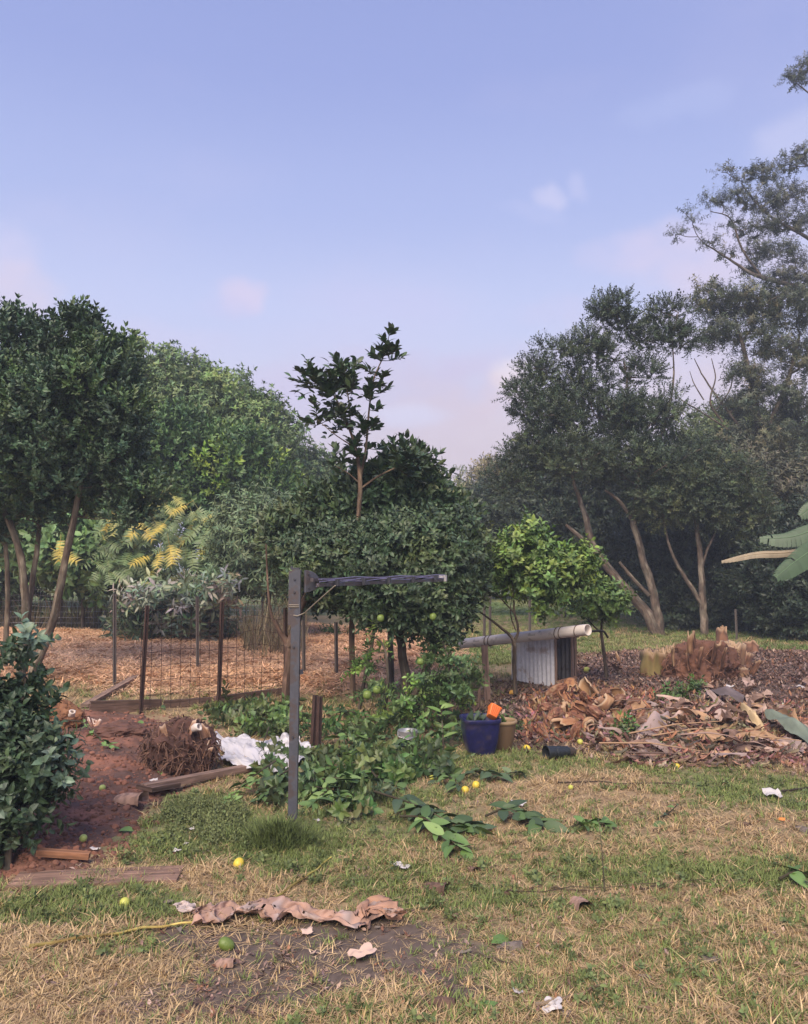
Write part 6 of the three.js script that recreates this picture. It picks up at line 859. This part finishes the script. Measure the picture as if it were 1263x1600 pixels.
  // green weeds
  for (const [px, py, w, label] of [[1056, 1108, 34, 'bright green weeds growing in the litter before the banana stump'], [520, 998, 40, 'light green weeds at the back of the mulch bed behind the post'], [1080, 1092, 20, 'small weed patch between banana stump and leaf heap'], [800, 1150, 14, 'small weed right of the brown pot'], [975, 1165, 26, 'green sprigs at the left foot of the dry leaf heap']]) { const g = onG(px, py), d = -g.z, t = thing('weeds', label, 'weeds', g.clone()), l = []; for (let k = 0; k < w; k++) { const p = g.clone().add(V(R.n() * S(w, d) * 0.6, 0, R.n() * S(w, d) * 0.6)); p.y = groundY(p.x, p.z); l.push([p, aim(V(R.s(0.8), 1, R.s(0.8)), R.r(0, 6)), R.r(0.1, 0.22), [0.085, 0.14, 0.04].map(v => v * R.r(0.7, 1.2))]); } scatter('foliage', SPRIG.citrus[0], leafMat, l, t, g); }
}
// ---------------------------------------------------------------- fruit, scraps, single leaves
{
  const R = rng(700), fruitGeo = (len, nip) => { const p = []; for (let k = 0; k <= 14; k++) { const a = k / 14 * Math.PI, y = -Math.cos(a) * len + (k > 11 ? nip * (k - 11) / 3 : 0); p.push(new THREE.Vector2(Math.sin(a) * (1 + 0.04 * Math.sin(3 * a)), y)); } const g = new THREE.LatheGeometry(p, 18), q = g.attributes.position; for (let k = 0; k < q.count; k++) { const f = 1 + 0.05 * (noise3(q.getX(k) * 2, q.getY(k) * 2, q.getZ(k) * 2) - 0.5); q.setXYZ(k, q.getX(k) * f, q.getY(k) * f, q.getZ(k) * f); } g.computeVertexNormals(); return g; };
  const lemonG = fruitGeo(1.15, 0.18), roundG = fruitGeo(0.98, 0), ovalG = fruitGeo(1.3, 0.05);
  const peel = c => std({ color: RGB(...c), roughness: 0.45, bumpMap: bumpTex, bumpScale: 0.002 }), M = { yellow: peel([0.72, 0.55, 0.06]), lime: peel([0.5, 0.52, 0.1]), green: peel([0.14, 0.2, 0.04]), orange: peel([0.75, 0.4, 0.06]), peach: peel([0.68, 0.44, 0.22]), pale: peel([0.35, 0.42, 0.12]) };
  for (const [px, py, r, g, m, label] of [[373, 1353, 8, lemonG, 'yellow', 'yellow lemon in the grass left of the clothesline post'], [195, 1415, 8, roundG, 'lime', 'yellow green fruit in the grass below the timber sleeper'], [354, 1475, 10, ovalG, 'green', 'dark green oval fruit below the crumpled leaf'], [727, 1237, 6, roundG, 'yellow', 'yellow lemon on dry lawn below the leafy twig, left of a pair'], [744, 1229, 6, roundG, 'yellow', 'yellow lemon on dry lawn below the leafy twig, right of a pair'], [683, 1204, 5, roundG, 'orange', 'orange yellow fruit at the right end of prunings heap'], [698, 1222, 5, roundG, 'peach', 'peach coloured fruit at the edge of dry lawn'], [714, 1184, 4, roundG, 'yellow', 'yellow lemon left of the blue pot base'], [824, 1168, 5, lemonG, 'yellow', 'yellow lemon in the grass between brown pot and black pots'], [800, 1086, 4.5, roundG, 'orange', 'orange fruit at the foot of the lemon tree'], [907, 1164, 4.5, roundG, 'lime', 'lime coloured fruit right of the black pots'], [1058, 1197, 4.5, roundG, 'yellow', 'yellow lemon at the front edge of the dry heap'], [892, 1230, 4, roundG, 'lime', 'pale lime fruit on the lawn before the heap'], [917, 1052, 5, roundG, 'lime', 'yellow green fruit on the ground right of the shed'], [130, 1322, 6, roundG, 'pale', 'green fruit lying on the red soil'], [160, 1242, 5, roundG, 'pale', 'small green fruit on the dark upper soil'], [675, 1217, 4.5, roundG, 'lime', 'lime fruit left of the peach coloured one'], [573, 1155, 4, roundG, 'yellow', 'small yellow fruit in the prunings left of the metal bowl'], [622, 1182, 4, roundG, 'yellow', 'small yellow fruit in the prunings below the metal bowl']]) { const b = onG(px, py + r * 0.7), d = -b.z, s = S(r, d); b.y += s * 0.75; tag(put('fallen_fruit', g, M[m], scene, b, Q().setFromEuler(new THREE.Euler(R.r(0.8, 2), R.r(0, 6), R.r(0, 6))), s), label, 'fruit'); }
  // fruit on the trees stays a thing that hangs
  for (const [px, py, d, r, label] of [[595, 966, 8.05, 6, 'green fruit hanging on the citrus above the picket'], [677, 964, 8.05, 6, 'green fruit hanging at the right of citrus skirt'], [574, 1086, 7.75, 7, 'green fruit hanging low, left of a pair below the citrus'], [589, 1078, 7.8, 6.5, 'green fruit hanging low, right of a pair below the citrus'], [657, 1034, 7.7, 5.5, 'pale green fruit hanging near the dark stake']]) tag(put('hanging_fruit', roundG, peel([0.17, 0.24, 0.05]), scene, P(px, py, d), Q(), S(r, d)), label, 'fruit');
  // white and pale scraps
  const scrap = [1, 2, 3].map(s => { const m = new MB(), n = 6; for (let j = 0; j <= n; j++) for (let i = 0; i <= n; i++) { const u = i / n - 0.5, v = j / n - 0.5, f = noise2(u * 3 + s * 9, v * 3); m.v(u * (1 + 0.4 * (noise2(v * 4, s) - 0.5)), f * 0.5 + 0.25 * Math.abs(u) * (s % 2), v * (0.65 + 0.5 * noise2(u * 4, s + 4))); } for (let j = 0; j < n; j++) for (let i = 0; i < n; i++) { const a = j * (n + 1) + i; m.q(a, a + n + 1, a + n + 2, a + 1); } return m.geo(true); });
  const sm = { w: std({ color: RGB(0.58, 0.54, 0.52), roughness: 0.6, side: THREE.DoubleSide }), p: std({ color: RGB(0.58, 0.42, 0.34), roughness: 0.8, side: THREE.DoubleSide }), g: std({ color: RGB(0.5, 0.47, 0.47), roughness: 0.8, side: THREE.DoubleSide }) };
  for (const [px, py, w, m, label] of [[1208, 1246, 26, 'w', 'white crumpled scrap on green grass near the right edge'], [274, 1339, 14, 'w', 'white scrap on the grass right of the red soil'], [627, 1357, 22, 'w', 'small white scrap on the lawn right of the post'], [568, 1491, 34, 'p', 'pale pink torn leaf scrap on the bare patch'], [480, 1456, 16, 'p', 'small pale scrap hanging below the crumpled leaf'], [495, 1286, 9, 'w', 'tiny white scrap at the foot of the prunings'], [810, 1260, 22, 'w', 'pale scrap on the dry lawn above the lone twig'], [148, 1332, 12, 'w', 'white chip on the red soil'], [240, 1230, 12, 'w', 'pale chip on the soil before the root ball'], [266, 1312, 14, 'g', 'grey stone-like scrap on the weedy grass'], [300, 1300, 8, 'w', 'tiny white scrap in weeds left of the prunings'], [808, 1552, 16, 'g', 'pale scrap at the bottom of the lawn'], [865, 1572, 30, 'w', 'pale leaf scrap under the thin stick'], [1250, 1082, 14, 'w', 'white chip on the litter at far right'], [885, 1100, 10, 'w', 'white chip on the trunk pieces'], [790, 1100, 10, 'w', 'white chip on litter left of the trunk pieces'], [806, 1085, 8, 'w', 'tiny white chip at the lemon tree foot'], [1140, 1084, 12, 'w', 'white chip below the banana clump'], [660, 1262, 8, 'w', 'tiny pale scrap above the long branch'], [290, 1326, 9, 'w', 'tiny white scrap right of the larger white one']]) { const b = onG(px, py + 2), s = S(w, -b.z); b.y += 0.012; tag(put('pale_scrap', scrap[R.i(3)], sm[m], scene, b, flatTurn(R.r(0, 6.28), R.s(0.3), 1), V(s, s * 0.8, s)), label, 'scrap'); }
  // brown curled leaves
  const cup = [1, 2, 3].map(s => { const m = new MB(), n = 12; for (let j = 0; j <= n; j++) for (let i = 0; i <= n; i++) { const u = i / n * 2 - 1, v = j / n * 2 - 1, w = Math.pow(clamp(1 - Math.pow(clamp(-v), 2.2)), 0.6) * (0.8 + 0.4 * noise2(v * 3 + s, 4)), th = u * (1.5 + 0.5 * noise2(v * 1.5, s * 3)), r = 0.42 * w, g = 0.6 + 0.7 * noise2(u * 4 + s, v * 6); m.v(Math.sin(th) * r + 0.06 * (noise2(u * 3, v * 3 + s) - 0.5), Math.max(-0.02, Math.cos(th) * r * 0.95) + 0.1 * (noise2(u * 4 + 7, v * 4 + s) - 0.5) + 0.06 * v, v * 0.6 + 0.12 * (noise2(u * 5 + s, 3) - 0.5), [g, g * 0.97, g * 0.95]); } for (let j = 0; j < n; j++) for (let i = 0; i < n; i++) { const a = j * (n + 1) + i; m.q(a, a + n + 1, a + n + 2, a + 1); } return m.geo(false); });
  const bm = tint([[0.34, 0.22, 0.17], [0.13, 0.078, 0.056], [0.17, 0.14, 0.12]], { roughness: 0.9 });
  for (const [px, py, w, k, yaw, label] of [[906, 1413, 40, 0, 0.2, 'brown cupped dead leaf arched over a dark hollow on the lawn'], [678, 1388, 34, 1, 1.2, 'dark brown curled dead leaf on the lawn right of the crumpled one'], [738, 1360, 18, 1, 0.6, 'small dark brown curled leaf on the middle lawn'], [792, 1394, 14, 1, 2, 'tiny dark curled leaf left of the cupped leaf'], [1104, 1500, 36, 2, 1.1, 'dark grey green curled leaf on the lower right lawn'], [795, 1478, 34, 2, 1.5, 'flattened grey dead leaf near the bottom middle'], [880, 1578, 22, 2, 0.9, 'dark curled leaf at the bottom right under the stick'], [1256, 1300, 26, 2, 0.4, 'dark green leaf at the right edge of lawn'], [200, 1265, 40, 0, 1.4, 'brown curled leaf at the edge of the red soil'], [690, 1568, 34, 1, 1.3, 'dark brown curled leaf at the bottom middle'], [800, 1345, 10, 1, 1.3, 'speck sized dark leaf on the lawn left of seedling'], [350, 1508, 26, 0, 1.5, 'flat grey brown leaf on the bare patch'], [1166, 1292, 12, 1, 0.5, 'small dark leaf on the right lawn below white scrap']]) { const b = onG(px, py), s = S(w, -b.z); b.y += 0.004; tag(put('curled_leaf', cup[R.i(3)], bm[k], scene, b, flatTurn(yaw, R.s(0.15), 1), V(s, s * (k === 2 ? 0.45 : 0.9), s)), label, 'dead leaf'); }
  { const b = onG(1221, 1286), s = S(9, -b.z); b.y += 0.012; tag(put('orange_petal', cup[0], std({ color: RGB(0.75, 0.25, 0.06), roughness: 0.7, side: THREE.DoubleSide }), scene, b, flatTurn(1), s), 'small orange petal in the grass near the right edge', 'petal'); }
  // fallen green leaves
  for (const [px, py, label] of [[198, 1268, 'single bright green leaf at the edge of the red soil'], [248, 1214, 'single green leaf on the soil before the root ball'], [215, 1140, 'green leaf on soil left of the root ball top'], [208, 1305, 'pale green leaf on the grass beside the red soil'], [256, 1112, 'broad green leaf by the timber edging'], [740, 1312, 'single green leaf beside the end of long branch'], [1040, 1290, 'single small green leaf on the right lawn'], [768, 1476, 'tiny pale green leaf at the bottom of lawn'], [742, 1580, 'dark leaf at the bottom middle edge']]) { const b = onG(px, py); b.y += 0.015; tag(put('fallen_leaf', oneLeaf[R.i(4)], lightGreens[R.i(4)], scene, b, leafTurn(V(R.s(1), 0.1, R.s(1)), V(R.s(0.3), 1, 0.3)), R.r(0.08, 0.13)), label, 'leaf'); }
  // old leaves on the ground in the near lawn
  for (let k = 0; k < 40; k++) { const px = R.r(20, 1250), py = R.r(1400, 1590), b = onG(px, py); b.y += 0.012; tag(put('fallen_leaf', oneLeaf[R.i(4)], bm[R.i(3)], scene, b, leafTurn(V(R.s(1), 0.1, R.s(1)), V(R.s(0.5), 1, 0.3)), R.r(0.025, 0.06)), `small dead leaf lying loose on the front lawn, ${placeWord(px, py, 20, 1250, 1400, 1590)}`, 'dead leaf', 'small dead leaves loose on the front lawn'); }
}
// ---------------------------------------------------------------- banana plant at the right edge
{
  const d = 9.2, base = V(P(1345, 900, d).x, 0, -d), t = thing('banana_plant', 'banana plant reaching in at the right edge with torn green leaves', 'plant', base), R = rng(800);
  let mb = new MB(base); mb.col = [0.25, 0.26, 0.12]; mb.tube([base.clone(), base.clone().add(V(0, 1, 0)), base.clone().add(V(-0.02, 1.75, 0))], [0.12, 0.1, 0.06], 12, { wob: 0.04 }); mb.build('trunk', barkMat, t);
  const blade = (ctrl, w, col, tear, name = 'leaf') => { const pts = curve(ctrl.map(a => P(a[0], a[1], a[2])), 26), m = new MB(base); m.tube(pts, pts.map((_, j) => lerp(0.014, 0.003, j / 26)), 5, { c: col.map(v => v * 1.7) }); for (const sd of [-1, 1]) for (let j = 3; j < 26; j++) { const u = j / 26, d0 = pts[j + 1 > 26 ? 26 : j + 1].clone().sub(pts[j]).normalize(), s = d0.clone().cross(V(0, 0.5, 1)).normalize().multiplyScalar(sd), ww = w * Math.pow(Math.sin(Math.PI * (0.1 + 0.88 * u)), 0.6), gap = R() < tear ? 0.55 : 1.02, dr = 0.3 + 0.06 * Math.sin(j * 0.7 + sd), g = R.r(0.88, 1.14), c = col.map(v => v * g); const a = pts[j], b = pts[j + 1 > 26 ? 26 : j + 1], tip = q => q.clone().addScaledVector(s, ww).addScaledVector(d0, ww * 0.3).add(V(0, -ww * dr, 0)), mid = q => q.clone().addScaledVector(s, ww * 0.5).addScaledVector(d0, ww * 0.12).add(V(0, -ww * dr * 0.2 + 0.01, 0)), e = a.clone().lerp(b, gap); const i = [m.vv(a, c), m.vv(e, c), m.vv(mid(a), c), m.vv(mid(e), c), m.vv(tip(a), c), m.vv(tip(e), c)]; m.q(i[0], i[1], i[3], i[2]); m.q(i[2], i[3], i[5], i[4]); } const o = m.build(name, leafMat, t); return o; };
  const gr = [0.055, 0.095, 0.045];
  blade([[1345, 815, d], [1300, 840, d - 0.2], [1250, 872, d - 0.35], [1212, 902, d - 0.45]], 0.13, gr, 0.08);
  blade([[1345, 800, d], [1300, 815, d - 0.1], [1240, 838, d - 0.15], [1188, 842, d - 0.1]], 0.11, [0.07, 0.11, 0.06], 0.1);
  blade([[1345, 815, d], [1315, 790, d - 0.1], [1280, 785, d - 0.1], [1250, 806, d - 0.1]], 0.12, gr, 0.08);
  blade([[1345, 815, d], [1340, 740, d], [1320, 700, d], [1290, 740, d + 0.1]], 0.15, gr, 0.1);
  blade([[1300, 845, d], [1240, 862, d + 0.2], [1180, 866, d + 0.3], [1128, 878, d + 0.4]], 0.045, [0.24, 0.19, 0.12], 0, 'dry_leaf');
  blade([[1345, 810, d], [1400, 760, d], [1470, 790, d], [1520, 880, d]], 0.22, gr, 0.08);
}
scene.traverse(o => { if (o.isMesh) { o.castShadow = true; o.receiveShadow = true; } });
renderer.render(scene, camera);
